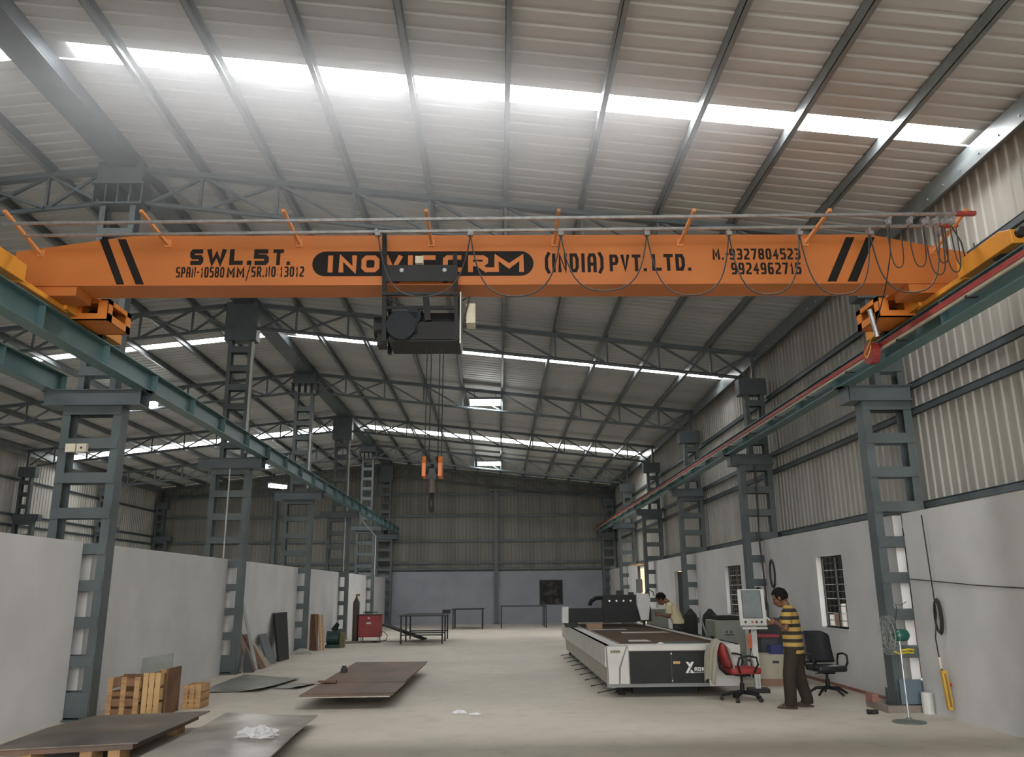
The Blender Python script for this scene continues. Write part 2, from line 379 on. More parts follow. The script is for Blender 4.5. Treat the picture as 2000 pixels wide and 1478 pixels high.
for x, nm in ((-.1, 'behind the open floor'), (-11.85, 'in the neighbouring left bay')):
    p = MB().box(x-.1, x+.1, YM-.17, YM-.155, 0, 6.85).box(x-.1, x+.1, YM-.02, YM-.005, 0, 6.85).box(x-.012, x+.012, YM-.155, YM-.02, 0, 6.85)
    t = thing('wind_column', 'tall I-section column against the back wall %s' % nm, 'column', (x, YM-.09, 0), 0, 'back wall columns')
    mk('shaft', p, STEELG, t); mk('base_plate', MB().box(x-.2, x+.2, YM-.24, YM-.0, 0, .03), STEELG, t); mk('cap_plate', MB().box(x-.25, x+.25, YM-.2, YM-.0, 6.85, 6.95), STEEL, t)

# ---------------------------------------------------------------- windows and doors
GLASS = mat('dark_glass', (.02, .024, .025), .08, 0, (.05, .045, .04), scale=3, spec=.6)
FR = mat('window_frame_paint', (.03, .032, .033), .5)
def win(n, y0, y1, z0, z1, bars, label):
    o = struct('window_%d' % n, MB().box(5.955, 5.98, y0, y1, z0, z0+.03).box(5.955, 5.98, y0, y1, z1-.03, z1).box(5.955, 5.98, y0, y0+.03, z0, z1).box(5.955, 5.98, y1-.03, y1, z0, z1).box(5.955, 5.98, (y0+y1)/2-.02, (y0+y1)/2+.02, z0, z1), FR, label)
    for i in range(bars):
        z = z0+(z1-z0)*(i+1)/(bars+1)
        mk('bar', MB().cyl((5.968, y0, z), (5.968, y1, z), .006, n=6), GALV if i % 2 else FR, o)
    sl = mk('sill', MB().box(5.85, 6.02, y0-.02, y1+.02, z0-.03, z0), PLAST, o)
    return o
win(1, 14.25, 15.42, .97, 2.2, 9, 'barred window in the right wall beside the black chair')
win(2, 20.3, 21.72, 1.03, 2.21, 9, 'barred window in the right wall behind the control console')
o = struct('window_3', MB().box(BW[0], BW[1], YM+.02, YM+.06, BW[2], BW[2]+.05).box(BW[0], BW[1], YM+.02, YM+.06, BW[3]-.05, BW[3]).box(BW[0], BW[0]+.05, YM+.02, YM+.06, BW[2], BW[3]).box(BW[1]-.05, BW[1], YM+.02, YM+.06, BW[2], BW[3]), FR, 'dark square window in the back wall')
gm = mat('dim_yard_glass', (.012, .012, .011), .35, 0, (.11, .10, .08), scale=2.4, lo=.5, hi=.72, spec=.12)
mk('pane', MB().box(BW[0]+.05, BW[1]-.05, YM+.035, YM+.045, BW[2]+.05, BW[3]-.05), gm, o)
mk('mullion', MB().box(2.75, 2.79, YM+.02, YM+.035, BW[2]+.05, BW[3]-.05), FR, o)
d = struct('door_1', MB().box(5.95, 6.0, 26.78, 27.92, .01, 2.2), DARK, 'dark closed doorway in the right wall')
mk('door_handle', MB().cyl((5.93, 26.95, 1.0), (5.93, 26.95, 1.12), .015), GALV, d)
d = struct('door_2', MB().box(5.88, 5.98, 32.8, 32.83, 0, 2.6).box(5.88, 5.98, 35.37, 35.4, 0, 2.6).box(5.88, 5.98, 32.8, 35.4, 2.57, 2.6), FR, 'open doorway in the right wall with daylight outside')
mk('canopy_plate', MB().box(5.55, 5.85, 32.7, 35.4, 2.62, 2.66), mat('ply_board', (.35, .22, .1), .7), d)
# yard outside the right wall: neighbouring shed and its wall
YW = mat('yard_wall', (.62, .40, .22), .8)
ys = MB(); corr(ys, 9, 31.5, .3, .04, lambda t, dd: (V((8.6-dd, t, 0)), V((8.6-dd, t, 4.2))))
tag(mk('shed_wall', ys, mat('shed_dark_sheet', (.012, .014, .014), .8, spec=.1)), 'dark sheet-clad shed seen through the barred windows', 'building')
tag(mk('yard_wall', MB().box(6.7, 12, 44, 44.25, 0, 5), YW), 'pale orange wall outside the open doorway', 'wall')
tag(mk('shed_roof', MB().box(8.5, 12, 9, 31.5, 4.2, 4.3), DARK), 'roof of the dark shed outside the windows', 'roof')
for y, h in ((17.9, 1.25), (18.9, 1.3), (19.6, 1.05)):
    tag(mk('white_post', MB().cyl((7.7, y, 0), (7.7, y, h), .055), WHITEP), {17.9: 'tall white post outside the near window, right one', 18.9: 'white post outside the near window, middle one', 19.6: 'short white post outside the near window, left one'}[y], 'post')
tag(mk('rubble_heap', MB().prism([(7.9, 15.5, 0), (8.5, 15.5, 0), (8.5, 15.5, .9), (8.1, 15.5, 1.05)], (0, 5, 0)), mat('brown_rubble', (.10, .055, .035), .9, bump=.6)), 'brown heap of rubble outside the near window', 'rubble')

# ---------------------------------------------------------------- columns
def legs(mb_list, x0, x1, z0, z1, lw=.1, yd=.12):
    out = []
    for x in (x0, x1-lw):
        m_ = MB().box(x, x+lw, -yd, -yd+.014, z0, z1).box(x, x+lw, yd-.014, yd, z0, z1)
        wx = x if x == x0 else x+lw-.012
        m_.box(wx, wx+.012, -yd+.014, yd-.014, z0, z1); out.append(m_)
    return out
def col_parts(t, x0, x1, ux0, ux1, cor, utop, cap, mt=STEELG, big=None, comb=None, low0=0.0, lw=.12):
    for m_ in legs(None, x0, x1, low0+.03, 4.36, lw, .12): mk('leg', m_, mt, t, True)
    z = low0+.2; first = True
    while z < 4.3:
        h = .34 if first else .17
        mk('batten_plate', MB().box(x0+.01, x1-.01, -.134, -.12, z-h/2+.02, z+h/2).box(x0+.01, x1-.01, .12, .134, z-h/2+.02, z+h/2), mt, t, True)
        z += .56 if first else .505; first = False
    mk('base_plate', MB().box(x0-.06, x1+.02, -.2, .2, low0, low0+.03).box(x0-.005, x0+.0, -.19, -.121, low0+.03, low0+.28).box(x0-.005, x0, .121, .19, low0+.03, low0+.28), mt, t, True)
    mk('crane_bracket', MB().box(cor[0], cor[1], -.2, .2, 4.36, 4.375).box(cor[0], cor[1], -.2, .2, 4.585, 4.6).box(cor[0]+.02, cor[1]-.02, -.17, -.155, 4.375, 4.585).box(cor[0]+.02, cor[1]-.02, .155, .17, 4.375, 4.585).box(cor[0]+.0, cor[0]+.014, -.15, .15, 4.375, 4.585), STEEL, t, True)
    for m_ in legs(None, ux0, ux1, 4.6, utop, .09, .1): mk('upper_leg', m_, mt, t, True)
    z = 4.9
    while z < utop-.1:
        mk('upper_batten', MB().box(ux0+.01, ux1-.01, -.112, -.1, z-.07, z+.07).box(ux0+.01, ux1-.01, .1, .112, z-.07, z+.07), mt, t, True); z += .45
    if cap: mk('cap_box', MB().box(cap[0], cap[1], -.16, .16, cap[2], cap[3]), STEEL, t, True, bevel=.01)
    if comb:
        m_ = MB().box(comb[0], comb[1], -.2, .2, comb[3]-.03, comb[3]).box(comb[0]+.05, comb[1]-.05, -.16, .16, comb[2], comb[2]+.03)
        for i in range(5):
            x = comb[0]+.04+(comb[1]-comb[0]-.08)*i/4; m_.box(x-.008, x+.008, -.17, .17, comb[2]+.03, comb[3]-.03)
        mk('stiffener_head', m_, STEEL, t, True)
wordk = ['nearest', 'second', 'third', 'fourth', 'fifth', 'sixth']
CR = thing('steel_column', '', 'column', (5.86, YK[0], 0), 0, 'right-hand row of laced columns')
col_parts(CR, -.38, .36, -.12, .32, (-.58, .38), 6.0, (-.26, .38, 6.0, 6.38))
rcols = [CR]
for k in range(1, 6):
    c = copy_tree(CR); c.location = (5.86, YK[k]-(.02 if k == 5 else 0), 0); rcols.append(c)
for k, c in enumerate(rcols): c['label'] = '%s grey ladder-like steel column%s along the right wall' % (wordk[k], ' from the camera' if k else '')
for k, w_ in ((3, 'nearer visible'), (4, 'farther visible'), (5, 'corner')):
    c = copy_tree(CR); c.location = (2*RX-5.86, YK[k], 0); c.rotation_euler = (0, 0, PI); c['group'] = 'far left row of laced columns'
    c['label'] = '%s dark steel column on the far left wall' % w_
for k in range(6):
    if k < 2:
        t = thing('steel_column', '', 'column', (-5.98, YK[k], 0), 0, 'left-hand row of tall laced columns')
        if k == 0: col_parts(t, -.43, .43, -.28, .28, (-.72, .72), 7.62, (-.36, .36, 7.98, 8.35), comb=(-.42, .42, 7.62, 7.98))
        else: col_parts(t, -.43, .43, -.28, .28, (-.72, .72), 7.36, (-.37, .37, 7.36, 8.3))
        if k == 0: LC0 = t
        else: LC1 = t
    else:
        t = copy_tree(LC0 if k % 2 == 0 else LC1); t.location = (-5.98, YK[k], 0)
    t['label'] = '%s tall grey laced column%s in the left partition wall' % (wordk[k], ' from the camera' if k else '')
# plinth under the nearest right column
pl = thing('column_plinth', 'low concrete and brick plinth under the nearest right column', 'plinth', (5.6, 12.1, 0))
# (the column stands through it)
mk('kerb', MB().box(5.27, 5.84, 11.80, 11.86, 0, .09).box(5.27, 5.33, 11.86, 12.45, 0, .09).box(5.27, 5.84, 12.45, 12.5, 0, .09), mat('kerb_cement', (.25, .215, .185), .9), pl)
mk('brick', MB().box(5.24, 5.33, 12.2, 12.42, .09, .2), mat('brick_red', (.27, .13, .10), .85), pl)
tag(mk('blue_sheet', MB().box(5.50, 5.80, 11.88, 11.885, .1, .42), mat('blue_grey_board', (.12, .17, .21), .5)), 'blue-grey sheet propped at the foot of the nearest right column', 'sheet')
tag(mk('paint_can', MB().cyl((5.76, 11.74, .0), (5.76, 11.74, .0), .0).cyl((5.90-.12, 11.72, 0), (5.90-.12, 11.72, .27), .075, n=20), WHITEP), 'pale grey cylindrical can at the foot of the nearest right column', 'can')

# ---------------------------------------------------------------- trusses
def truss():
    t = thing('roof_truss', '', 'truss', (RX, YK[0], 0), 0, 'roof trusses')
    tz = lambda x: roofz(RX+x)-.225
    L = 11.95
    bz = lambda x: 7.70 - (7.70-6.44)*(x-.3)/(L-.33-.3)
    xr = 11.95
    mk('top_chord', MB().bar((.15, 0, tz(.15)), (xr+.1, 0, tz(xr+.1)), .12, .085), STEEL, t, True)
    mk('bottom_chord', MB().cyl((.3, 0, bz(.3)), (xr-.35, 0, bz(xr-.35)), .042, n=8), STEEL, t, True)
    xs = [1.22*k for k in range(0, 10)]
    for k in range(1, 10): mk('web_post', MB().bar((xs[k], 0, bz(xs[k])), (xs[k], 0, tz(xs[k])), .045, .045), STEEL, t, True)
    mk('web_post', MB().bar((xr, 0, 6.4), (xr, 0, tz(xr)), .07, .07), STEEL, t, True)
    for k in range(0, 9):
        a, b = (xs[k] if k else .35), xs[k+1]
        mk('web_brace', MB().bar((a, .0, tz(a)), (b, 0, bz(b)), .045, .045), STEEL, t, True)
        if k in (0, 1): mk('web_brace', MB().bar((a, .05, bz(a)), (b, .05, tz(b)), .045, .045), STEEL, t, True)
    mk('web_brace', MB().bar((xs[9], 0, bz(xs[9])), (xr, 0, tz(xr)), .045, .045), STEEL, t, True)
    mk('web_brace', MB().bar((xs[9], 0.05, tz(xs[9])), (xr-.1, 0.05, 6.45), .045, .045), STEEL, t, True)
    return t
T0 = truss()
for k in range(6):
    for s in (1, -1):
        t = T0 if (k == 0 and s == 1) else copy_tree(T0)
        t.location = (RX, YK[k]-(.12 if k == 5 else 0), 0); t.rotation_euler = (0, 0, 0 if s > 0 else PI)
        t['label'] = '%s roof truss%s, half spanning %s of the ridge columns' % (wordk[k], ' from the camera' if k else '', 'right' if s > 0 else 'left')
# ---------------------------------------------------------------- crane runways
def runway(x, s, label, det, yb=YB-.35):
    t = thing('crane_runway', label, 'beam', (x, 20, 4.6), 0, 'crane runway beams')
    ya = -2.0
    mk('runway_girder', MB().box(x-.1, x+.1, ya, yb, 4.6, 4.614).box(x-.1, x+.1, ya, yb, 4.896, 4.91).box(x-.006, x+.006, ya, yb, 4.614, 4.896), TEAL, t)
    st = MB(); y = 1.0
    while y < yb:
        st.box(x-.09, x+.09, y-.005, y+.005, 4.614, 4.896); y += BAY/4
    mk('web_stiffener', st, TEAL, t)['kind'] = 'stuff'
    mk('rail', MB().box(x-.022, x+.022, ya, yb, 4.91, 4.95), DARK, t)
    if det:
        xx = x-.155
        for i, (dx, z, m_) in enumerate(((0, 4.80, REDS), (0, 4.772, REDS), (.02, 4.742, CREAM))):
            mk('conductor_bar', MB().box(xx+dx-.016, xx+dx+.016, ya, yb, z-.016, z+.016), m_, t)
        for y in [2+1.6*i for i in range(26)]:
            mk('bar_hanger', MB().bar((x-.02, y, 4.715), (xx, y, 4.705), .02, .012).bar((xx+.0, y, 4.70), (xx, y, 4.73), .015, .03), DARK, t)
    for y in [q for q in YK[:5] if q < yb]:
        mk('bearing_stool', MB().box(x-.13 if s > 0 else x-.13, x+.13, y-.1, y+.1, 4.6-.0, 4.6+.012), STEEL, t)
    return t
RWR = runway(5.29, 1, 'teal crane runway beam with red conductor bars along the right wall', True)
runway(-5.29, -1, 'teal crane runway beam on the left columns, open floor side', False)
runway(-6.67, -1, 'short teal beam end on the nearest left column, neighbouring bay side', False, 12.3)
# red feed box on the right runway
fb = thing('power_feed_box', 'round dark red feed box with yellow wire on the right runway beam', 'junction box', (5.17, 10.6, 4.65))
mk('housing', MB().cyl((5.00, 10.55, 4.70), (5.10, 10.55, 4.70), .15, n=20), REDP, fb)
mk('wire', MB().tube([(5.0, 10.45, 4.78), (4.96, 10.4, 4.70), (4.95, 10.5, 4.62), (4.98, 10.62, 4.7), (4.96, 10.3, 4.86)], .008), mat('yellow_wire', (.6, .42, .05), .5), fb)

# ---------------------------------------------------------------- overhead crane
GF, GB = 9.2, 9.52          # front and back face of the bridge girder
CRN = thing('bridge_crane', 'orange overhead bridge crane spanning the hall with painted lettering', 'crane', (0, 9.36, 4.95))
gp = [(-5.72, 5.18), (5.72, 5.18), (5.72, 5.58), (4.55, 5.82), (-4.35, 5.82), (-5.72, 5.62)]
G = mk('bridge_girder', MB().prism([(x, GF, z) for x, z in gp], (0, GB-GF, 0)).box(-5.72, 5.72, GF-.05, GB+.05, 5.165, 5.18), ORANGE, CRN)
def gx(px, py=520): return (px-964.4)*(.006207-(py-460)*1.14e-6)
def gz(px, py): return 5.815-(py-460+(px-1000)*.003)*.00653
KT = [('SWL.', 372, 492, 488, 519, .27), ('5', 495, 524, 488, 519, .27), ('T.', 532, 566, 488, 519, .27), ('SPAN-', 344, 389, 523, 543, .17), ('10580', 391, 437, 523, 543, .2), ('MM', 442, 476, 523, 543, .2), ('/', 479, 487, 521, 547, .07),
      ('SR.NO:13012', 489, 591, 522, 542, .2), ('(INDIA)', 1058, 1174, 496, 533, .21), ('PVT.', 1185, 1258, 498, 531, .24), ('LTD.', 1268, 1345, 497, 530, .23), ('M.-', 1387, 1419, 486, 508, .26), ('9327804523', 1420, 1560, 486, 508, .2), ('9924962715', 1424, 1562, 514, 537, .2)]
for s_, a, b, c, d_, wt in KT:
    letters('painted_lettering', s_, gx(a, c), gx(b, c), gz(a, d_), gz(a, c), GF-.0005, LETTER, G, wt)
# rounded black name board painted on the web
pc, pr_ = [], .158
xa, xb, zc = gx(606)+pr_, gx(1037)-pr_, (gz(820, 491)+gz(820, 541))/2
for i in range(13): t_ = -PI/2+PI*i/12; pc.append((xb+pr_*math.cos(t_), GF-.001, zc+pr_*math.sin(t_)))
for i in range(13): t_ = PI/2+PI*i/12; pc.append((xa+pr_*math.cos(t_), GF-.001, zc+pr_*math.sin(t_)))
NB = mk('name_board', MB().prism(pc, (0, -.003, 0)), LETTER, G)
for s_, a, b in (('INOVIC', 634, 848), ('CR', 860, 948), ('.', 944, 962), ('M', 960, 1018)):
    letters('painted_lettering', s_, gx(a), gx(b), gz(800, 533), gz(800, 500), GF-.0042, ORANGE, NB, .27)
for q in (((197, 468), (213, 468), (243, 557), (228, 557)), ((232, 468), (248, 468), (281, 557), (265, 557)),
          ((1651, 463), (1668, 463), (1633, 551), (1615, 551)), ((1691, 463), (1708, 463), (1674, 551), (1655, 551))):
    mk('black_stripe', MB().prism([(gx(a, b), GF-.0005, gz(a, b)) for a, b in q], (0, -.003, 0)), LETTER, G)
for s in (1, -1):
    x = 5.29*s
    w2 = .085
    et = mk('end_truck', MB().prism([(x-w2, 7.6, 5.0), (x-w2, 8.6, 5.0), (x-w2, 8.6, 5.2), (x-w2, 7.8, 5.21), (x-w2, 7.6, 5.15)], (2*w2, 0, 0)).prism([(x-w2, 9.5, 5.0), (x-w2, 11.0, 5.0), (x-w2, 11.0, 5.12), (x-w2, 10.8, 5.2), (x-w2, 9.5, 5.2)], (2*w2, 0, 0)).box(x-.05, x+.05, 8.55, 9.6, 4.985, 5.05), YORANGE, CRN, bevel=.008)
    for y in (7.95, 10.6):
        mk('wheel', MB().cyl((x-.04, y, 5.035), (x+.04, y, 5.035), .082, n=24), DARK, et)
    mk('buffer', MB().cyl((x, 7.6, 5.10), (x, 7.53, 5.10), .05, n=18), RUBBER, et)
    mk('lifting_lug', MB().box(x-.02, x+.02, 8.35, 8.5, 5.2, 5.25), YORANGE, et)
    # girder seat
    mk('girder_seat', MB().box(x-.35 if s > 0 else x-.2, x+.2 if s > 0 else x+.35, GF-.02, GB+.02, 5.055, 5.165), ORANGE, CRN)
    # drive housing behind the girder: open box with windows
    xi, xo = s*4.84, s*5.30
    a, b = min(xi, xo), max(xi, xo); y0, y1 = 9.78, 10.4; z0, z1 = 4.957, 5.23
    h = MB()
    # front frame
    h.box(a, b, y0, y0+.02, z0, z0+.09).box(a, b, y0, y0+.02, z1-.05, z1).box(a, a+.13, y0, y0+.02, z0+.09, z1-.05).box(b-.13, b, y0, y0+.02, z0+.09, z1-.05)
    xw = xi
    h.box(xw-.01, xw+.01, y0, y1, z0, z0+.09).box(xw-.01, xw+.01, y0, y1, z1-.06, z1).box(xw-.01, xw+.01, y0, y0+.1, z0, z1).box(xw-.01, xw+.01, y1-.12, y1, z0, z1)
    h.box(a, b, y0, y1, z0, z0+.015).box(a, b, y0, y1, z1-.015, z1).box(a, b, y1-.02, y1, z0, z1)
    dh = mk('drive_housing', h, mat('housing_orange', (.66, .21, .03), .5), CRN)
    mk('drive_motor', MB().cyl((a+.12, 10.1, 5.09), (b-.08, 10.1, 5.09), .09, n=18).cyl((a+.1, 10.1, 5.09), (a+.13, 10.1, 5.09), .10, n=18), BLACK, dh)
    mk('hanger_plate', MB().box(a+.1, b-.1, 9.53, 9.80, 5.20, 5.225), ORANGE, dh)
# festoon system in front of the girder
for x in (-5.42, -3.93, -2.36, -.78, .70, 2.22, 3.75, 5.30):
    zt = 5.70 if abs(x) < 4.6 else 5.58
    mk('outrigger_bracket', MB().bar((x, 9.2, zt), (x, 8.40, 5.76), .035, .035).bar((x, 9.2, zt-.03), (x, 9.19, zt+.06), .07, .05), mat('pale_orange', (.66, .27, .09), .5), CRN)
for y, z in ((8.45, 5.68), (8.82, 5.705)):
    mk('festoon_rail', MB().bar((-5.45, y, z-.05), (5.2, y, z+.05), .03, .03), GALV, CRN)
    mk('rail_end', MB().bar((5.2, y, z+.05), (5.42, y, z+.052), .05, .045), REDS, CRN)
def loop(xa, za, xb, zb, zl, n=18, y=8.83):
    pts = []
    for i in range(n+1):
        t_ = i/n; x = xa+(xb-xa)*(t_ - .08*math.sin(2*PI*t_)); e = (1-abs(2*t_-1)**2.3)
        pts.append((x, y+.02*math.sin(t_*7), (za*(1-t_)+zb*t_)*(1-e)+zl*e))
    return pts
hx = [742, 920, 1095, 1262, 1422, 1560, 1698, 1835]
lows = [578, 578, 568, 577, 576, 577, 573]
gxf = lambda px: (px-970)*.00601
gzf = lambda py: 5.69-(py-452)*.0063
for i in range(7):
    mk('festoon_cable', MB().tube(loop(gxf(hx[i]), 5.66, gxf(hx[i+1]), 5.66, gzf(lows[i])), .0085, 6), WIRE, CRN)
for i in range(8):
    mk('cable_trolley', MB().box(gxf(hx[i])-.03, gxf(hx[i])+.03, 8.79, 8.85, 5.64, 5.685).cyl((gxf(hx[i])-.015, 8.78, 5.70), (gxf(hx[i])-.015, 8.86, 5.70), .018, n=8), GALV, CRN)
# bundle of gathered hangers at the right end
random.seed(3)
for i, px in enumerate((1730, 1772, 1803, 1822, 1840, 1855)):
    x = gx(px)*.94
    mk('cable_trolley', MB().box(x-.02, x+.02, 8.42, 8.48, 5.6, 5.66).cyl((x, 8.40, 5.66), (x, 8.50, 5.66), .02, n=8), GALV, CRN)
    x2 = x+.05+.12*random.random(); zl = 5.0+random.random()*.18
    mk('festoon_cable', MB().tube(loop(x, 5.62, x2+.08, 5.58 if i < 5 else 5.4, zl, 14, 8.5), .007, 6), WIRE, CRN)
mk('festoon_cable', MB().tube([(5.15, 8.5, 5.62), (5.3, 8.6, 5.45), (5.42, 8.75, 5.25), (5.40, 8.85, 5.05), (5.25, 8.95, 5.0)], .008), WIRE, CRN)
mk('festoon_cable', MB().tube([(4.45, 8.5, 5.64), (4.52, 8.7, 5.35), (4.62, 9.1, 5.1), (4.75, 9.6, 4.95), (4.9, 10.1, 4.88)], .007), WIRE, CRN)
cb = mk('collector_arm', MB().cyl((4.78, 9.9, 5.1), (4.86, 9.95, 4.75), .03), GALV, CRN)

# hoist trolley ---------------------------------------------------------
HT = thing('hoist_trolley', 'black electric rope hoist trolley hanging from the orange crane girder', 'hoist', (-.9, 9.36, 5.1))
sx0, sx1 = -1.33, -.46
mk('front_plate', MB().box(sx0+.03, sx1-.0, GF-.16, GF-.145, 5.17, 5.37), DARK, HT)
mk('front_plate_bolt', MB().cyl((sx0+.22, GF-.18, 5.30), (sx0+.22, GF-.15, 5.30), .025, n=10).cyl((sx1-.15, GF-.18, 5.30), (sx1-.15, GF-.15, 5.30), .025, n=10), GALV, HT)
mk('lamp_housing', MB().box(-.95, -.86, GF-.22, GF-.14, 5.37, 5.46), CREAM, HT)
mk('crossbar', MB().box(sx0, sx1, GF-.16, GF-.12, 5.0, 5.035), DARK, HT)
for x in (sx0, sx1-.03):
    mk('hanger_frame', MB().bar((x+.0, GF-.13, 5.52 if x > -1 else 5.78), (x+.03, GF-.1, 4.45), .05, .05, (0, 1, 0)).bar((x+.015, GB+.12, 5.2), (x+.03, GB+.1, 4.45), .05, .05, (0, 1, 0)).box(x, x+.05, GF-.13, GB+.12, 4.96, 5.0), BLACK, HT)
for x in (sx0+.15, sx1-.15):
    for y in (GF-.06, GB+.06): mk('trolley_wheel', MB().cyl((x, y-.02, 5.24), (x, y+.02, 5.24), .05, n=16), DARK, HT)
mk('cross_brace', MB().bar((sx0+.03, GF-.1, 4.86), (sx1, GF-.1, 4.86), .03, .04).bar((sx0+.03, GF-.1, 5.0), (-.95, GF-.1, 4.80), .02, .03).bar((-.83, GF-.1, 5.0), (-.80, GF-.1, 4.7), .05, .07), BLACK, HT)
mk('rope_drum', MB().cyl((-.88, 9.35, 4.68), (-.5, 9.35, 4.68), .19, n=28).cyl((-.90, 9.35, 4.68), (-.88, 9.35, 4.68), .22, n=28), BLACK, HT)
gb = mk('gearbox', MB().cyl((-1.22, 9.25, 4.68), (-.92, 9.25, 4.68), .23, n=28).cyl((-1.1, 9.0, 4.62), (-1.1, 9.2, 4.62), .17, n=20).cyl((-.98, 9.05, 4.74), (-.98, 9.15, 4.74), .10, n=20), mat('hoist_blue_black', (.015, .02, .025), .5, spec=.2), HT)
mk('hoist_motor', MB().cyl((-1.44, 9.3, 4.68), (-1.2, 9.3, 4.68), .13, n=20).box(-1.40, -1.3, 9.2, 9.4, 4.44, 4.58), BLACK, HT)
mk('base_frame', MB().box(-1.25, sx1+.03, 9.1, 9.62, 4.45, 4.52).box(-1.2, sx1+.03, 9.08, 9.10, 4.47, 4.68), BLACK, HT)
mk('side_plate', MB().box(sx1+.03, sx1+.045, 9.08, 9.62, 4.42, 5.05), ALU, HT)
mk('control_box', MB().box(sx1+.1, sx1+.21, 9.12, 9.36, 4.68, 4.92), CREAM, HT, bevel=.006)
mk('control_cable', MB().tube([(sx1+.06, 9.1, 4.95), (sx1+.15, 9.05, 4.98), (sx1+.1, 9.08, 4.8), (sx1+.07, 9.1, 4.6), (sx1+.1, 9.12, 4.72)], .01), WIRE, HT)
for x in (-.83, -.78, -.68, -.64):
    mk('wire_rope', MB().cyl((x+.01, 9.3, 4.42), (x, 9.3, 3.08), .0065, n=6), DARK, HT)
HB = mk('hook_block', MB().box(-.79, -.69, 9.26, 9.34, 2.88, 3.0).cyl((-.74, 9.3, 2.75), (-.74, 9.3, 2.9), .045, n=14).cyl((-.83, 9.3, 3.0), (-.65, 9.3, 3.0), .02), DARK, HT)
for s in (-1, 1):
    x = -.74+s*.09
    mk('pulley_guard', MB().prism([(x-.02, 9.18, 2.90), (x-.02, 9.42, 2.90), (x-.02, 9.42, 3.05), (x-.02, 9.34, 3.14), (x-.02, 9.26, 3.14), (x-.02, 9.18, 3.05)], (.045, 0, 0)), mat('hook_orange', (.62, .16, .03), .5), HB, bevel=.006)
    mk('pulley', MB().cyl((x-s*.05, 9.3, 3.04), (x-s*.025, 9.3, 3.04), .105, n=24), DARK, HB)
hk = [(-.74, 9.3, 2.76), (-.74, 9.3, 2.70), (-.74, 9.22, 2.66), (-.74, 9.2, 2.6), (-.74, 9.24, 2.54), (-.74, 9.31, 2.53), (-.74, 9.38, 2.57), (-.74, 9.40, 2.62)]
mk('hook', MB().tube(hk, [.022, .024, .027, .03, .032, .032, .026, .012], 10), DARK, HB, smooth=True)
mk('shank_cover', MB().cyl((-.74, 9.3, 2.72), (-.74, 9.3, 2.88), .07, .05, n=14), mat('greasy_steel', (.05, .042, .03), .5), HB)

# lamps under the trusses
def lamp(x, y, z, L, label, rz=0, up=.30, dy=.12):
    t = thing('flood_lamp', label, 'lamp', (x, y, z), rz, 'white lamps under the roof')
    mk('housing', MB().box(-L/2, L/2, -.13, .13, 0, .07), STEEL, t, True)
    mk('diffuser', MB().box(-L/2+.03, L/2-.03, -.11, .11, -.15, 0.002), LAMPM, t, True)
    mk('stem', MB().cyl((-L/3, 0, .07), (-L/3, dy, up), .01, n=6).cyl((L/3, 0, .07), (L/3, dy, up), .01, n=6), STEEL, t, True)
lamp(-.37, 24.85, 7.38, 1.0, 'bright white lamp under the third truss, above the open floor')
lamp(-.4, 37.75, 7.42, 1.1, 'bright white lamp under the fifth truss, above the open floor')
lamp(-10.9, 24.85, 7.38, .9, 'bright white lamp in the neighbouring left bay, nearest one')
lamp(-10.95, 37.75, 7.38, .8, 'bright white lamp in the neighbouring left bay, beside the runway beam')
lamp(-10.35, 38.9, 6.6, .95, 'white tube lamp hanging lowest in the neighbouring left bay', .9, 1.44, 0)

# ---------------------------------------------------------------- plates and timber on the left
def plate(mb, pts, z, th): return mb.prism([(x, y, z) for x, y in pts], (0, 0, th))
t = thing('plate_stack', 'stack of rusty brown steel plates on timber blocks, nearest the left wall', 'steel plates', (-4.4, 10, 0))
A = [(-4.86, 8.55), (-3.60, 8.55), (-3.66, 9.1), (-3.70, 11.3), (-5.0, 11.0), (-5.10, 10.1), (-4.95, 9.4)]
mk('top_plate', plate(MB(), [(-5.0, 8.72), (-3.66, 9.05), (-3.70, 11.32), (-5.02, 11.02), (-5.12, 10.1)], .188, .012), RUST2, t)
mk('plate', plate(MB(), [(-4.93, 8.80), (-3.72, 9.08), (-3.76, 11.1), (-5.0, 10.95)], .13, .055), RUST, t)
for x, y in ((-4.7, 8.95), (-4.15, 9.05), (-3.9, 9.12), (-4.6, 10.6), (-3.95, 10.8)):
    mk('timber_block', MB().box(x-.06, x+.06, y-.05, y+.2, 0, .13), WOOD, t)
t = thing('plate_stack', 'smooth grey steel sheets carrying the crumpled white bag', 'steel plates', (-2.9, 10, 0))
g = MB(); n = 12
def lift(x, y): return .02*max(0, (y-10.6))*max(0, (x+3.0)) + .012*math.sin(y*2)*math.sin(x*2)
for k, (z0, m_, ins) in enumerate(((.10, MILL, 0), (.085, RUST2, .03), (.06, DARK, .06))):
    g = MB(); vs = []; fs = []
    for i in range(n+1):
        for j in range(n+1):
            u, v_ = i/n, j/n
            x = (-3.47+u*1.26) + (v_)*(-.12) + ins*(1-2*u); y = 8.35+ (3.3-.3*u)*v_ + ins*(1-2*v_)
            vs.append((x, y, z0+.014+(lift(x, y) if k < 2 else 0)))
    for i in range(n):
        for j in range(n): a = i*(n+1)+j; fs.append((a, a+n+1, a+n+2, a+1))
    g.add(vs, fs); mk('top_sheet' if k == 0 else 'sheet', g, m_, t, solid=-.012 if k < 2 else -.04)
for x, y in ((-3.2, 8.7), (-2.5, 8.7), (-3.2, 10.9), (-2.5, 10.7)): mk('timber_block', MB().box(x-.06, x+.06, y-.05, y+.05, 0, .03), WOODD, t)
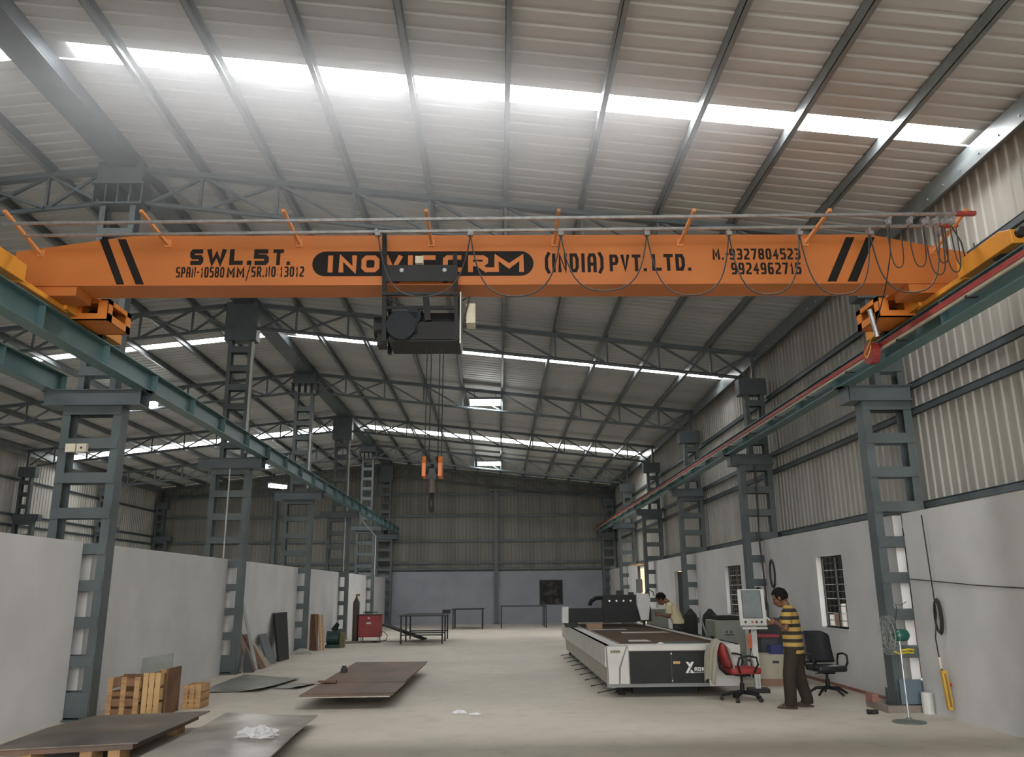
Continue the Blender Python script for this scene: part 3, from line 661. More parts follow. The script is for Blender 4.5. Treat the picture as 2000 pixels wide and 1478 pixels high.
def crumple(name, c, r, h, label, seed, m_):
    random.seed(seed); g = MB(); n, m = 22, 9; vs = []
    for j in range(m):
        ph = PI/2*j/(m-1)
        for i in range(n):
            a = 2*PI*i/n; q = 1+.35*math.sin(a*3+seed)+.2*random.uniform(-1, 1)
            vs.append((c[0]+r*math.cos(a)*math.cos(ph)*q*1.5, c[1]+r*math.sin(a)*math.cos(ph)*q*.8, c[2]+max(0.002, h*math.sin(ph)*(.55+.45*random.random()))*(1 if j else 0)+.003))
    g.add(vs, [(j*n+i, j*n+(i+1) % n, (j+1)*n+(i+1) % n, (j+1)*n+i) for j in range(m-1) for i in range(n)]+[tuple(range(n-1, -1, -1))])
    return tag(mk(name, g, m_), label, 'bag')
BAGM = mat('white_plastic_film', (.72, .72, .74), .35, bump=.3, bscale=30)
crumple('plastic_bag', (-2.62, 9.75, .125), .14, .13, 'crumpled white plastic bag lying on the smooth steel sheets', 5, BAGM)
crumple('plastic_bag', (-.56, 12.3, 0), .06, .05, 'small scrap of pale film on the open floor, left one', 8, BAGM)['group'] = 'pale scraps on the floor'
crumple('plastic_bag', (-.32, 12.15, 0), .05, .03, 'flatter scrap of pale film on the open floor, right one', 11, BAGM)['group'] = 'pale scraps on the floor'
t = thing('plate_stack', 'long stack of rusty brown plates raised off the middle of the floor', 'steel plates', (-2.2, 15.5, 0))
mk('top_plate', plate(MB(), [(-2.86, 13.0), (-1.54, 13.0), (-1.53, 14.45), (-2.9, 14.45)], .20, .012), RUST, t)
mk('top_plate', plate(MB(), [(-2.92, 14.4), (-1.55, 14.4), (-1.5, 18.35), (-3.02, 18.4)], .212, .012), RUST, t)
mk('plate', plate(MB(), [(-2.95, 12.8), (-1.60, 12.85), (-1.55, 18.2), (-3.0, 18.3)], .165, .012), MILL, t)
mk('plate', plate(MB(), [(-2.93, 12.9), (-1.56, 12.93), (-1.53, 18.3), (-3.0, 18.35)], .178, .02), RUST, t)
mk('edge_piece', MB().box(-2.96, -2.66, 14.3, 14.42, .224, .25), WOODD, t)
mk('clamp', MB().box(-2.9, -2.8, 16.0, 16.15, .224, .3).cyl((-2.85, 16.08, .3), (-2.85, 16.08, .34), .04), DARK, t)
for y in (13.9, 15.4, 17.4):
    mk('bearer', MB().box(-2.6, -1.85, y-.06, y+.06, 0, .165), DARK, t)  # dark colour stands in for the deep shade under the stack
def thin(name, pts, z, label, m_, curl=0):
    g = MB(); n = 8; vs = []; A, B, Cc, D = [V((x, y, 0)) for x, y in pts]
    for i in range(n+1):
        for j in range(n+1):
            u, v_ = i/n, j/n; p = (A*(1-u)+B*u)*(1-v_)+(D*(1-u)+Cc*u)*v_
            vs.append((p.x, p.y, z+.01*math.sin(u*5+v_*3)**2+curl*(u**3)*(1-v_*.5)))
    g.add(vs, [(i*(n+1)+j, (i+1)*(n+1)+j, (i+1)*(n+1)+j+1, i*(n+1)+j+1) for i in range(n) for j in range(n)])
    return tag(mk(name, g, m_, solid=-.002), label, 'sheet')
thin('steel_sheet', [(-5.2, 15.1), (-4.1, 15.2), (-3.9, 17.2), (-5.35, 18.4)], .004, 'thin pale sheet metal lying flat by the left wall, large one', ZINC, .05)
thin('steel_sheet', [(-4.05, 15.6), (-3.55, 15.5), (-3.35, 16.4), (-3.9, 16.5)], .004, 'small thin pale sheet with curled edge, beside the long plate stack', ZINC, .04)
# timber crates by the first left column
def crate(name, x0, x1, y0, y1, z0, z1, label, m1, m2, rz=0, cls=True):
    t = thing(name, label, 'crate', ((x0+x1)/2, (y0+y1)/2, z0), rz)
    X, Y, Z = (x1-x0)/2, (y1-y0)/2, z1-z0
    p = .018
    for x in (-X+.035, 0, X-.035):
        mk('corner_post', MB().box(x-.035, x+.035, -Y, -Y+p, .0, Z), m2, t, True)
    mk('back_panel', MB().box(-X, X, Y-p, Y, 0, Z), m1, t, True)
    for k in range(4):
        z = Z*(k+.1)/4
        mk('front_slat', MB().box(-X+.01, X-.01, -Y+p, -Y+2*p, z, z+Z/4*(.75 if k != 2 else .45)), m1, t, True)
    for k in range(3):
        z = Z*(k+.1)/3
        mk('side_slat', MB().box(X-p, X, -Y+.04, Y-p, z, z+Z/3*.8).box(-X, -X+p, -Y+.04, Y-p, z, z+Z/3*.8), m2, t, True)
    mk('floor_board', MB().box(-X+.02, X-.02, -Y+.02, Y-.02, 0, .02), m1, t, True)
    return t
crate('timber_crate', -5.47, -5.03, 12.30, 12.8, 0, .53, 'brown timber crate standing at the foot of the nearest left column', mat('old_crate', (.22, .12, .06), .8, 0, (.15, .08, .04), scale=4, bump=.2), WOOD)
crate('timber_crate', -5.0, -4.76, 12.34, 12.95, 0, .58, 'narrow upright pale timber crate, right of the brown crate', WOOD, mat('yellow_timber', (.5, .33, .15), .7), 0)
tag(mk('timber_board', MB().cbox((-4.72, 12.72, .31), (.03, .5, .62)), WOODD), 'dark brown board standing against the right side of the pale crate', 'board')
crate('timber_crate', -4.70, -4.44, 13.1, 13.5, 0, .34, 'small pale timber box on the floor behind the other crates', WOOD, WOOD)
tag(mk('grey_panel', MB().prism([(-5.34, 13.05, .5), (-4.88, 13.05, .5), (-4.88, 13.05, .80), (-5.33, 13.05, .73)], (0, .02, 0)).box(-5.3, -4.9, 13.05, 13.07, 0, .5), mat('galv_panel', (.26, .27, .25), .45, .3)), 'grey metal panel sticking up behind the timber crates', 'panel')
# things leaning on the left wall
def lean(name, y0, y1, yt0, yt1, zt, xb, label, m_, th=.03, xt=-5.835, cat='panel', ztb=None):
    ztb = zt if ztb is None else ztb
    return tag(mk(name, MB().prism([(xb, y0, 0.005), (xb+.03, y1, .005), (xt, yt1, ztb), (xt, yt0, zt)], (th, 0, 0)), m_), label, cat)
lean('pale_strip', 19.36, 19.46, 19.46, 19.58, 1.42, -5.42, 'long pale strip leaning high on the left wall', mat('pale_strip', (.36, .37, .36), .5), .03, cat='strip')
lean('steel_offcut', 18.98, 19.28, 19.02, 19.34, .95, -5.40, 'rusty offcut leaning left of the pale strip', RUST, .02, cat='offcut')
lean('plywood_piece', 19.6, 19.95, 19.68, 20.0, .74, -5.38, 'brown rough offcut leaning right of the pale strip', WOODD, .03, cat='offcut')
lean('plywood_piece', 20.02, 20.5, 20.1, 20.55, .55, -5.40, 'beige broken board leaning beside the grey panel', mat('beige_board', (.33, .28, .22), .8), .03, cat='board')
lean('grey_panel', 20.6, 21.2, 20.95, 21.55, .68, -5.48, 'small grey metal panel leaning on the left wall', mat('slate_panel', (.085, .10, .10), .5), .04)
lean('dark_board', 21.6, 22.5, 22.2, 23.5, 1.15, -5.50, 'tall black panel leaning on the left wall', BLACK, .05)
tag(mk('dark_wedge', MB().prism([(-5.5, 18.8, 0), (-5.28, 18.86, 0), (-5.5, 18.86, .5)], (0, .05, 0)), DARK), 'dark triangular offcut at the foot of the second left column', 'offcut')
crumple('cloth_sack', (-5.45, 24.2, 0), .16, .16, 'whitish sack lying at the foot of the third left column', 4, mat('pale_sack', (.42, .42, .38), .9))
t = thing('pallet', 'brown timber pallets stood on edge against the left wall', 'pallet', (-5.6, 26.4, 0))
mk('board', MB().prism([(-5.62, 25.7, 0), (-5.35, 25.6, 0), (-5.5, 26.2, 1.02), (-5.75, 26.3, 1.02)], (0, .05, 0)), WOODD, t)
for k in range(3):
    a = -5.34+.09*k
    mk('slat', MB().bar((a, 25.5, .02), (a-.2, 26.1, 1.0), .06, .03), WOOD if k else RUST, t)
# green machine, cylinder, welder
t = thing('compressor', 'small dark green machine on the floor below the fourth left column', 'machine', (-5.1, 26.9, 0))
mk('tank', MB().cyl((-5.33, 26.9, .3), (-4.95, 26.9, .3), .2, n=20), GREENP, t, smooth=False)
mk('motor', MB().cyl((-5.15, 26.95, .5), (-5.02, 26.95, .72), .1, .06, n=14), BLACK, t)
mk('base', MB().box(-5.35, -4.9, 26.7, 27.1, 0, .1), GREENP, t)
mk('side_box', MB().box(-4.92, -4.78, 26.75, 27.0, 0, .45), mat('olive_box', (.14, .14, .07), .7), t)
t = thing('gas_cylinder', 'tall dark brown gas cylinder standing by the left wall', 'gas cylinder', (-5.06, 30.5, 0))
mk('bottle', MB().lathe((-5.06, 30.5, 0), [(.0, 0), (.115, 0), (.12, .02), (.12, 1.25), (.105, 1.34), (.06, 1.42), (.035, 1.46), (.035, 1.5), (0, 1.5)], 22), mat('cylinder_paint', (.06, .045, .03), .5), t)
mk('valve', MB().cyl((-5.06, 30.5, 1.5), (-5.06, 30.5, 1.6), .03).cyl((-5.06, 30.4, 1.57), (-5.06, 30.55, 1.57), .02).cyl((-4.98, 30.45, 1.52), (-4.98, 30.45, 1.6), .04), mat('brass', (.22, .17, .07), .4, .6), t)
t = thing('welding_machine', 'red welding machine on small wheels near the gas cylinder', 'welding machine', (-4.5, 30.3, 0))
mk('case', MB().box(-4.88, -4.12, 29.95, 30.6, .14, .88), REDP, t, bevel=.02)
mk('top_cover', MB().box(-4.9, -4.1, 29.93, 30.62, .88, .9), DARK, t)
mk('handle', MB().tube([(-4.75, 30.2, .9), (-4.75, 30.2, .97), (-4.25, 30.2, .97), (-4.25, 30.2, .9)], .015), DARK, t)
mk('name_badge', MB().box(-4.6, -4.44, 29.945, 29.95, .58, .64), WHITEP, t)
mk('control_knob', MB().cyl((-4.52, 29.95, .78), (-4.52, 29.92, .78), .03), CREAM, t)
for x in (-4.8, -4.2):
    for y in (30.0, 30.55): mk('wheel', MB().cyl((x-.02, y, .07), (x+.02, y, .07), .07, n=16), WHITEP, t)
mk('cable', MB().tube([(-4.15, 30.0, .3), (-3.98, 29.9, .32), (-3.85, 29.9, .2), (-3.9, 29.9, .03), (-4.1, 29.9, .015), (-4.4, 29.8, .015)], .015), WIRE, t)
tag(mk('floor_cable', MB().tube([(-5.0+.9*math.cos(a)*(.5+.1*a), 29.2+.35*math.sin(a), .012) for a in [i*.4 for i in range(20)]], .012), WIRE), 'dark welding cable coiled on the floor before the red welder', 'cable')
lean_ = thing('ramp_frame', 'dark sloping ramp leaning beside the nearest work table', 'ramp', (-3.6, 30.4, 0))
mk('deck', MB().bar((-4.0, 30.2, .55), (-2.55, 29.9, .06), .5, .05), DARK, lean_)
# work tables
def table(x0, x1, y0, y1, h, label, lw=.04, shelf=True, top=.03, solid=True):
    t = thing('work_table', label, 'table', ((x0+x1)/2, (y0+y1)/2, 0))
    if solid: mk('tabletop', MB().box(x0-.05, x1+.05, y0-.03, y1+.03, h-top, h), DARK, t)
    else: mk('top_frame', MB().box(x0, x1, y0, y0+lw, h-top, h).box(x0, x1, y1-lw, y1, h-top, h).box(x0, x0+lw, y0, y1, h-top, h).box(x1-lw, x1, y0, y1, h-top, h), DARK, t)
    for x in (x0, x1-lw):
        for y in (y0, y1-lw, (y0+y1)/2): mk('leg', MB().box(x, x+lw, y, y+lw, 0, h-top), DARK, t)
    if shelf:
        for y in (y0, y1-lw): mk('lower_rail', MB().box(x0, x1, y, y+.03, .26, .30), DARK, t)
        mk('lower_rail', MB().box(x0, x1, (y0+y1)/2, (y0+y1)/2+.03, .26, .3), DARK, t)
    return t
tb = table(-3.22, -1.82, 28.2, 31.2, .90, 'dark steel work table in the back of the hall, nearest one', .05)
tag(mk('vice', MB().box(-2.0, -1.72, 30.6, 31.0, .90, 1.02).box(-1.98, -1.9, 30.5, 31.1, .9, .96), DARK), 'black vice on the right end of the nearest work table', 'vice')
table(-2.05, -.7, 38.2, 40.4, .88, 'dark steel frame table at the back, left of the wind column', .04, False)
table(.12, 2.2, 38.8, 41.6, .98, 'largest dark steel frame table at the back, right of the wind column', .045, False, solid=False)

# ---------------------------------------------------------------- laser cutting machine
LM = thing('laser_cutting_machine', 'long white and black sheet-metal laser cutting machine with gantry', 'machine', (2.75, 18, 0))
X0, X1, YA, YE = 1.70, 3.86, 13.8, 22.9
PW = mat('machine_white', (.50, .495, .465), .4, 0, (.44, .435, .41))
PWS = mat('machine_beige', (.40, .37, .32), .5, 0, (.36, .33, .29))
TOP = .795
mk('side_panel', MB().prism([(X0, YA, TOP), (X0+.0, YA, .47), (X0+.07, YA, .40), (X0+.07, YA, TOP)], (0, YE-YA, 0)), PW, LM)
mk('side_panel', MB().prism([(X0+.08, YA+.05, .42), (X0+.10, YA+.05, .14), (X0+.16, YA+.05, .14), (X0+.16, YA+.05, .42)], (0, YE-YA-.1, 0)), PWS, LM)
mk('side_panel', MB().box(X1-.06, X1, YA, YE, .14, TOP), PW, LM)
mk('top_rim', MB().box(X0-.004, X0+.26, YA, YE, TOP-.02, TOP).box(X1-.26, X1, YA, YE, TOP-.02, TOP).box(X0+.26, X1-.26, YA, YA+.22, TOP-.02, TOP), PW, LM)
bed = mk('cutting_bed', MB().box(X0+.26, X1-.26, YA+.22, YE, TOP-.10, TOP-.07), mat('bed_grid', (.05, .04, .032), .7), LM)
sl = MB(); y = YA+.3
while y < YE: sl.box(X0+.27, X1-.27, y, y+.008, TOP-.07, TOP-.015); y += .13
mk('bed_slat', sl, mat('slat_rust', (.09, .06, .04), .7), bed)['kind'] = 'stuff'
mk('bed_rail', MB().box(X0+.26, X0+.29, YA+.22, YE, TOP-.07, TOP+.012).box(X1-.29, X1-.26, YA+.22, YE, TOP-.07, TOP+.012), mat('rail_brown', (.16, .11, .07), .5, .3), LM)
# front face
fp = mk('front_panel', MB().box(X0+.02, X1-.0, YA-.02, YA, .155, TOP-.01), mat('frame_grey', (.20, .21, .21), .5), LM)
mk('front_corner_panel', MB().prism([(X0+.05, YA-.045, .21), (X0+.20, YA-.045, .21), (X0+.21, YA-.045, .45), (X0+.34, YA-.045, TOP-.02), (X0+.03, YA-.045, TOP-.02)], (0, .025, 0)).prism([(X0+.23, YA-.045, .21), (X0+.37, YA-.045, .21), (X0+.37, YA-.045, TOP-.02), (X0+.36, YA-.045, TOP-.02), (X0+.24, YA-.045, .45)], (0, .025, 0)), PW, LM)
mk('front_corner_panel', MB().box(X1-.52, X1, YA-.06, YA-.02, .165, TOP-.01), PW, LM)
bp = mk('black_panel', MB().box(X0+.39, X0+1.05, YA-.04, YA-.02, .21, TOP-.1).box(X0+1.06, X1-.53, YA-.04, YA-.02, .21, TOP-.1), BLACK, LM)
mk('front_trim', MB().box(X0+.36, X1-.53, YA-.045, YA-.02, TOP-.09, TOP-.01), PW, LM)
for z in (TOP-.14, .25): mk('panel_bolt', MB().cyl((X0+1.055, YA-.045, z), (X0+1.055, YA-.05, z), .012, n=8), GALV, bp)
mk('warning_sticker', MB().box(X0+1.08, X0+1.19, YA-.043, YA-.04, .50, .54), mat('sticker_yellow', (.5, .33, .1), .5), bp)
mk('type_plate', MB().box(X0+.08, X0+.24, YA-.048, YA-.045, .67, .72), mat('plate_label', (.32, .29, .2), .5), LM)
letters('plate_lettering', 'U KWK', X0+.09, X0+.23, .68, .71, YA-.0482, DARK, LM, .2, .001)
WH = mat('lettering_white', (.7, .7, .7), .5)
lg = MB(); lx, lz = X0+1.27, .36
lg.prism([(lx, YA-.041, lz), (lx+.035, YA-.041, lz), (lx+.085, YA-.041, lz+.07), (lx+.06, YA-.041, lz+.10)], (0, -.004, 0))
lg.prism([(lx+.09, YA-.041, lz), (lx+.135, YA-.041, lz), (lx+.10, YA-.041, lz+.055), (lx+.078, YA-.041, lz+.035)], (0, -.004, 0))
lg.prism([(lx+.01, YA-.041, lz+.17), (lx+.05, YA-.041, lz+.17), (lx+.085, YA-.041, lz+.12), (lx+.062, YA-.041, lz+.095)], (0, -.004, 0))
lg.prism([(lx+.095, YA-.041, lz+.17), (lx+.14, YA-.041, lz+.17), (lx+.09, YA-.041, lz+.075), (lx+.068, YA-.041, lz+.10)], (0, -.004, 0))
mk('logo_mark', lg, WH, bp)
letters('logo_lettering', 'ADK', lx+.145, lx+.31, lz+.03, lz+.09, YA-.0405, WH, bp, .24, .003)
mk('logo_underline', MB().box(lx+.02, X1-.56, YA-.043, YA-.04, lz+.008, lz+.014), WH, bp)
mk('rail_sticker', MB().box(X1-.3, X1-.26, YA-.062, YA-.06, .6, .68).box(X1-.28, X1-.24, YA-.062, YA-.06, .36, .44), DARK, LM)
for k in range(9):
    y = YA+.4+k*1.0
    mk('levelling_foot', MB().cyl((X0+.3, y, 0), (X0+.3, y, .14), .02, n=8).cyl((X0+.3, y, 0), (X0+.3, y, .015), .06, n=12).bar((X0+.3, y, .10), (X0-.10, y-.08, .04), .014, .014).bar((X0-.10, y-.14, .04), (X0-.08, y-.0, .04), .014, .014), DARK, LM)
    mk('bed_leg', MB().box(X0+.14, X0+.24, y+.3, y+.4, 0, .16), mat('frame_grey', (.2, .2, .2), .5), LM)
mk('plinth_frame', MB().box(X0+.5, X1-.6, YA+.5, YA+.65, 0, .14), BLACK, LM)
# gantry
GY = 20.4
gt = mk('gantry_beam', MB().box(X0-.03, X1-.2, GY, GY+.25, TOP+.12, TOP+.44), BLACK, LM)
mk('gantry_end', MB().prism([(X0-.17, GY-.02, TOP+.10), (X0-.03, GY-.02, TOP+.10), (X0-.02, GY-.02, TOP+.47), (X0-.16, GY-.02, TOP+.47)], (0, .32, 0)), WHITEP, gt)
mk('gantry_end', MB().box(X0-.1, X0+.2, GY, GY+.28, TOP, TOP+.13), DARK, gt)
mk('carriage', MB().box(X1-1.35, X1-.55, GY-.06, GY-.0, TOP+.1, TOP+.74).box(X1-1.35, X1-.55, GY, GY+.25, TOP+.44, TOP+.7), BLACK, gt)
mk('drag_chain', MB().tube([(X1-1.35, GY+.12, TOP+.68), (X1-1.5, GY+.12, TOP+.67), (X1-1.62, GY+.12, TOP+.6), (X1-1.66, GY+.12, TOP+.5)], .05, 8), BLACK, gt)
hd = mk('cutting_head', MB().prism([(X1-.56, GY-.2, TOP+.78), (X1-.28, GY-.2, TOP+.76), (X1-.24, GY-.2, TOP+.62), (X1-.3, GY-.2, TOP+.16), (X1-.48, GY-.2, TOP+.16), (X1-.56, GY-.2, TOP+.5)], (0, .14, 0)), WHITEP, gt)
mk('head_motor', MB().box(X1-.53, X1-.40, GY-.16, GY, TOP+.78, TOP+1.1), mat('motor_grey', (.13, .13, .12), .5), gt)
mk('head_nozzle', MB().cyl((X1-.4, GY-.13, TOP+.16), (X1-.4, GY-.13, TOP+.02), .05, .015), DARK, gt)
for i in range(4): mk('status_bolt', MB().cyl((X1-1.2+i*.17, GY-.06, TOP+.6), (X1-1.2+i*.17, GY-.075, TOP+.6), .022, n=8), GALV, gt)
mk('cable_bracket', MB().box(X1-1.0, X1-.85, GY-.02, GY+.2, TOP+.7, TOP+.84), DARK, gt); mk('cable_bracket', MB().box(X1-.7, X1-.6, GY-.02, GY+.2, TOP+.7, TOP+.8), DARK, gt)
mk('head_hose', MB().tube([(X1-.35, GY-.1, TOP+.76), (X1-.25, GY-.1, TOP+.86), (X1-.15, GY-.1, TOP+.8), (X1-.12, GY-.1, TOP+.7)], .012), DARK, gt)
# sheet pieces on the bed
def piece(x0, x1, y0, y1, z, label, m_):
    tag(mk('cut_sheet', MB().prism([(x0, y0, z), (x1, y0+.05, z), (x1-.03, y1, z), (x0+.05, y1-.05, z)], (0, 0, .006)), m_), label, 'sheet')
piece(2.55, 3.55, 17.7, 18.2, TOP-.014, 'long pale offcut across the cutting bed', mat('pale_offcut', (.38, .33, .28), .5))
piece(2.25, 2.65, 14.8, 15.3, TOP-.014, 'shiny silver sheet piece on the near end of the cutting bed', ALU)
piece(2.75, 3.4, 14.25, 14.7, TOP-.014, 'dark green-grey sheet piece near the front rim of the cutting bed', GREENP)
piece(2.0, 2.9, 19.2, 19.6, TOP-.014, 'grey offcut lying under the gantry', ALU)
tag(mk('cardboard_piece', MB().box(2.05, 2.4, 19.75, 20.1, TOP-.014, TOP+.1), mat('carton', (.36, .24, .15), .8)), 'small brown carton on the bed below the gantry', 'carton')
crumple('glove', (2.62, 13.92, TOP), .03, .03, 'small white glove on the front rim of the cutting machine', 3, WHITEP)

# chiller and cabinets beside the machine
CH = mat('chiller_grey', (.22, .235, .20), .5, 0, (.19, .205, .175))
t = thing('chiller_unit', 'grey-green chiller cabinet standing behind the control console', 'cabinet', (4.52, 17.0, 0))
mk('body', MB().box(4.24, 4.82, 16.7, 17.5, .06, 1.05), CH, t, bevel=.02)
mk('side_vent', MB().box(4.232, 4.24, 16.85, 17.1, .45, .75), DARK, t)
mk('top_fan', MB().box(4.34, 4.78, 16.8, 17.4, 1.05, 1.13), BLACK, t)
mk('front_mark', MB().prism([(4.44, 16.698, .82), (4.48, 16.698, .82), (4.46, 16.698, .87)], (0, -.004, 0)).prism([(4.52, 16.698, .82), (4.57, 16.698, .82), (4.545, 16.698, .87)], (0, -.004, 0)).box(4.42, 4.60, 16.692, 16.698, .775, .79), DARK, t)
for x in (4.3, 4.76):
    for y in (16.8, 17.4): mk('castor', MB().cyl((x-.02, y, .03), (x+.02, y, .03), .03), RUBBER, t)
t = thing('electrical_cabinet', 'grey cabinet behind the man in the cream shirt', 'cabinet', (4.12, 22.5, 0))
mk('body', MB().box(3.98, 4.42, 22.2, 22.8, 0, 1.15), CH, t)
mk('door', MB().box(4.0, 4.4, 22.185, 22.2, .05, 1.1), CH, t)
mk('top_plate', MB().box(3.95, 4.45, 22.17, 22.83, 1.15, 1.17), WHITEP, t)
tag(mk('blue_drum', MB().cyl((4.28, 21.7, 0), (4.28, 21.7, .6), .13, n=20), mat('blue_plastic', (.03, .06, .16), .5)), 'dark blue drum beside the gantry of the cutting machine', 'drum')
# two dark covered shapes behind the man in the cream shirt
def drape(name, x0, x1, y, z, label, top):
    g = MB(); n, m = 16, 8; vs = []
    cx, rx = (x0+x1)/2, (x1-x0)/2
    for j in range(m+1):
        v_ = j/m; zz = z*v_; q = (1 if v_ < .75 else math.sqrt(max(0, 1-((v_-.75)/.25)**2))*(1-top)+top*(1-(v_-.75)/.25*.4))
        for i in range(n):
            a = 2*PI*i/n; rr = rx*(1+.08*math.sin(5*a)*(1-v_))*q
            vs.append((cx+rr*math.cos(a)+.05*v_, y+rr*.8*math.sin(a), zz))
    g.add(vs, [(j*n+i, j*n+(i+1) % n, (j+1)*n+(i+1) % n, (j+1)*n+i) for j in range(m) for i in range(n)]+[tuple(m*n+i for i in range(n))])
    return tag(mk(name, g, mat('black_tarp', (.018, .02, .018), .85, bump=.3, bscale=6)), label, 'tarpaulin')
drape('black_tarpaulin', 4.42, 4.78, 20.6, 1.2, 'dark draped cover right behind the man in the cream shirt', .2)
drape('black_tarpaulin', 4.95, 5.35, 20.9, 1.18, 'black draped cover beside the second right column', .3)
tag(mk('steel_support', MB().tube([(4.75, 20.2, 1.15), (4.85, 20.2, .8), (4.93, 20.2, .5), (4.95, 20.2, 0)], .02), ALU), 'thin grey bent pipe between the two black covers', 'pipe')
t = thing('small_stool', 'small cream stool between the black covers', 'stool', (4.70, 19.6, 0))
mk('seat', MB().box(4.56, 4.84, 19.45, 19.75, .56, .60), mat('cream_wood', (.42, .35, .27), .7), t)
for x in (4.58, 4.79):
    for y in (19.47, 19.7): mk('leg', MB().box(x, x+.03, y, y+.03, 0, .56), mat('cream_wood', (.42, .35, .27), .7), t)

# control console
t = thing('control_console', 'white control console with portrait touch screen on a post', 'control console', (4.27, 14.3, 0), -.16)
lean_r = Matrix.Rotation(-.16, 3, 'X')
def cb_(c, d): return MB().cbox(V((0, 0, 1.34))+lean_r @ V(c), d, lean_r)
mk('screen_housing', cb_((0, 0, 0), (.44, .06, .60)), PW, t, True, bevel=.012)
mk('screen', cb_((0, -.032, .05), (.30, .006, .44)), mat('screen_teal', (.075, .115, .12), .25, 0, (.055, .065, .065), scale=4), t, True)
mk('screen_bezel', cb_((0, -.0305, .05), (.32, .003, .46)), DARK, t, True)
for i, x in enumerate((-.13, -.02, .05, .13)):
    mk('push_button', MB().cyl(V((0, 0, 1.34))+lean_r @ V((x, -.03, -.24)), V((0, 0, 1.34))+lean_r @ V((x, -.05, -.24)), .017, n=12), (BLACK, REDS, BLACK, BLACK)[i], t, True)
mk('keyboard_shelf', MB().box(-.2, .2, -.22, .1, 1.0, 1.03), PW, t, True)
mk('post', MB().box(-.045, .045, -.03, .06, .06, 1.05), WHITEP, t, True)
mk('foot_plate', MB().box(-.17, .17, -.15, .18, 0, .06), DARK, t, True)
mk('orange_tag', MB().prism([(-.06, -.06, .95), (-.13, -.06, .88), (-.12, -.06, .68), (-.05, -.06, .70)], (0, .02, 0)), mat('orange_red_plastic', (.5, .10, .03), .5), t, True)
mk('cable', MB().tube([(-.05, -.05, .7), (-.08, -.07, .55), (.0, -.06, .42), (.02, -.05, .1)], .008), CREAM, t, True)
# black high-back chair behind the console
def office_chair(name, label, loc, rz, fab, back_h, seat_z, back_shape, arms, castors=True, chrome=False, metal=BLACK):
    t = thing(name, label, 'office chair', loc, rz)
    fm = ALU if chrome else metal
    # star base
    for k in range(5):
        a = 2*PI*k/5+.3; e = V((math.cos(a), math.sin(a), 0))
        pts = [V((0, 0, .12))+e*.03, e*.18+V((0, 0, .11)), e*.31+V((0, 0, .075 if castors else .03))]
        mk('base_arm', MB().tube(pts, [.028, .024, .018], 8), fm, t, True)
        if castors: 
            c_ = e*.31; n_ = V((-e.y, e.x, 0))
            mk('castor', MB().cyl(c_+V((0, 0, .03))-n_*.025, c_+V((0, 0, .03))+n_*.025, .03, n=14), RUBBER, t, True)
    mk('gas_lift', MB().cyl((0, 0, .1), (0, 0, .25), .035).cyl((0, 0, .25), (0, 0, seat_z-.06), .02), BLACK, t, True)
    mk('tilt_mechanism', MB().box(-.11, .11, -.09, .09, seat_z-.08, seat_z-.045).tube([(.05, -.08, seat_z-.06), (.05, -.22, seat_z-.07)], .008), BLACK, t, True)
    g = MB().box(-.24, .24, -.24, .24, seat_z-.045, seat_z+.05); mk('seat', g, fab, t, True, bevel=.035, smooth=True)
    th = .055
    g = MB(); n = 10; vs = []
    for j in range(n+1):
        v_ = j/n; z = seat_z+.06+back_h*v_; wdt = .21*(1-.12*(2*v_-1)**2) if back_shape else .27*(1-.45*max(0, (v_-.75)/.25)**3)
        xo = -.25-.10*v_-.03*math.sin(PI*v_)
        for (sx, sy_) in ((0, -1), (0, -.5), (0, 0), (0, .5), (0, 1)):
            vs.append((xo-.03*(1-abs(sy_)), sy_*wdt, z))
    m = 5; g.add(vs, [(j*m+i, j*m+i+1, (j+1)*m+i+1, (j+1)*m+i) for j in range(n) for i in range(m-1)])
    b_ = mk('backrest', g, fab, t, True, solid=th, smooth=True, bevel=.015)
    mk('back_bracket', MB().tube([(-.05, 0, seat_z-.06), (-.24, 0, seat_z-.05), (-.33, 0, seat_z+.03), (-.36, 0, seat_z+.2)], .02), BLACK, t, True)
    if arms:
        for s in (-1, 1):
            mk('armrest', MB().tube([(-.12, s*.26, seat_z-.02), (-.16, s*.285, seat_z+.1), (-.13, s*.29, seat_z+.2), (.02, s*.29, seat_z+.225), (.14, s*.29, seat_z+.2), (.16, s*.285, seat_z+.1), (.1, s*.26, seat_z-.02)], .016, 8), ALU if chrome else BLACK, t, True, smooth=True)
    return t
RC = office_chair('office_chair', 'red fabric office chair on black castors with shirt over its back', (3.72, 13.28, 0), .12, REDF, .34, .44, True, True)
BC = office_chair('office_chair', 'black leather high-back office chair by the barred window', (5.22, 13.75, 0), -PI/2+.12, LEATHER, .50, .41, False, True, castors=False, chrome=False)
t = thing('dark_cabinet', 'black cabinet between chiller and right wall, behind the console', 'cabinet', (5.12, 16.3, 0))
mk('body', MB().box(4.86, 5.40, 16.0, 16.6, 0, 1.1), mat('cabinet_black', (.02, .021, .023), .6), t, bevel=.01)
mk('door_line', MB().box(5.12, 5.126, 15.994, 16.0, .06, 1.04), DARK, t)
hb_ = MB().ball((5.0, 16.25, 1.38), .13, .1, .30, 16, 10)
tag(mk('black_bag', hb_, mat('black_cloth', (.015, .015, .016), .9, bump=.4, bscale=10), smooth=True), 'black rounded bag standing on the dark cabinet behind the console', 'bag')
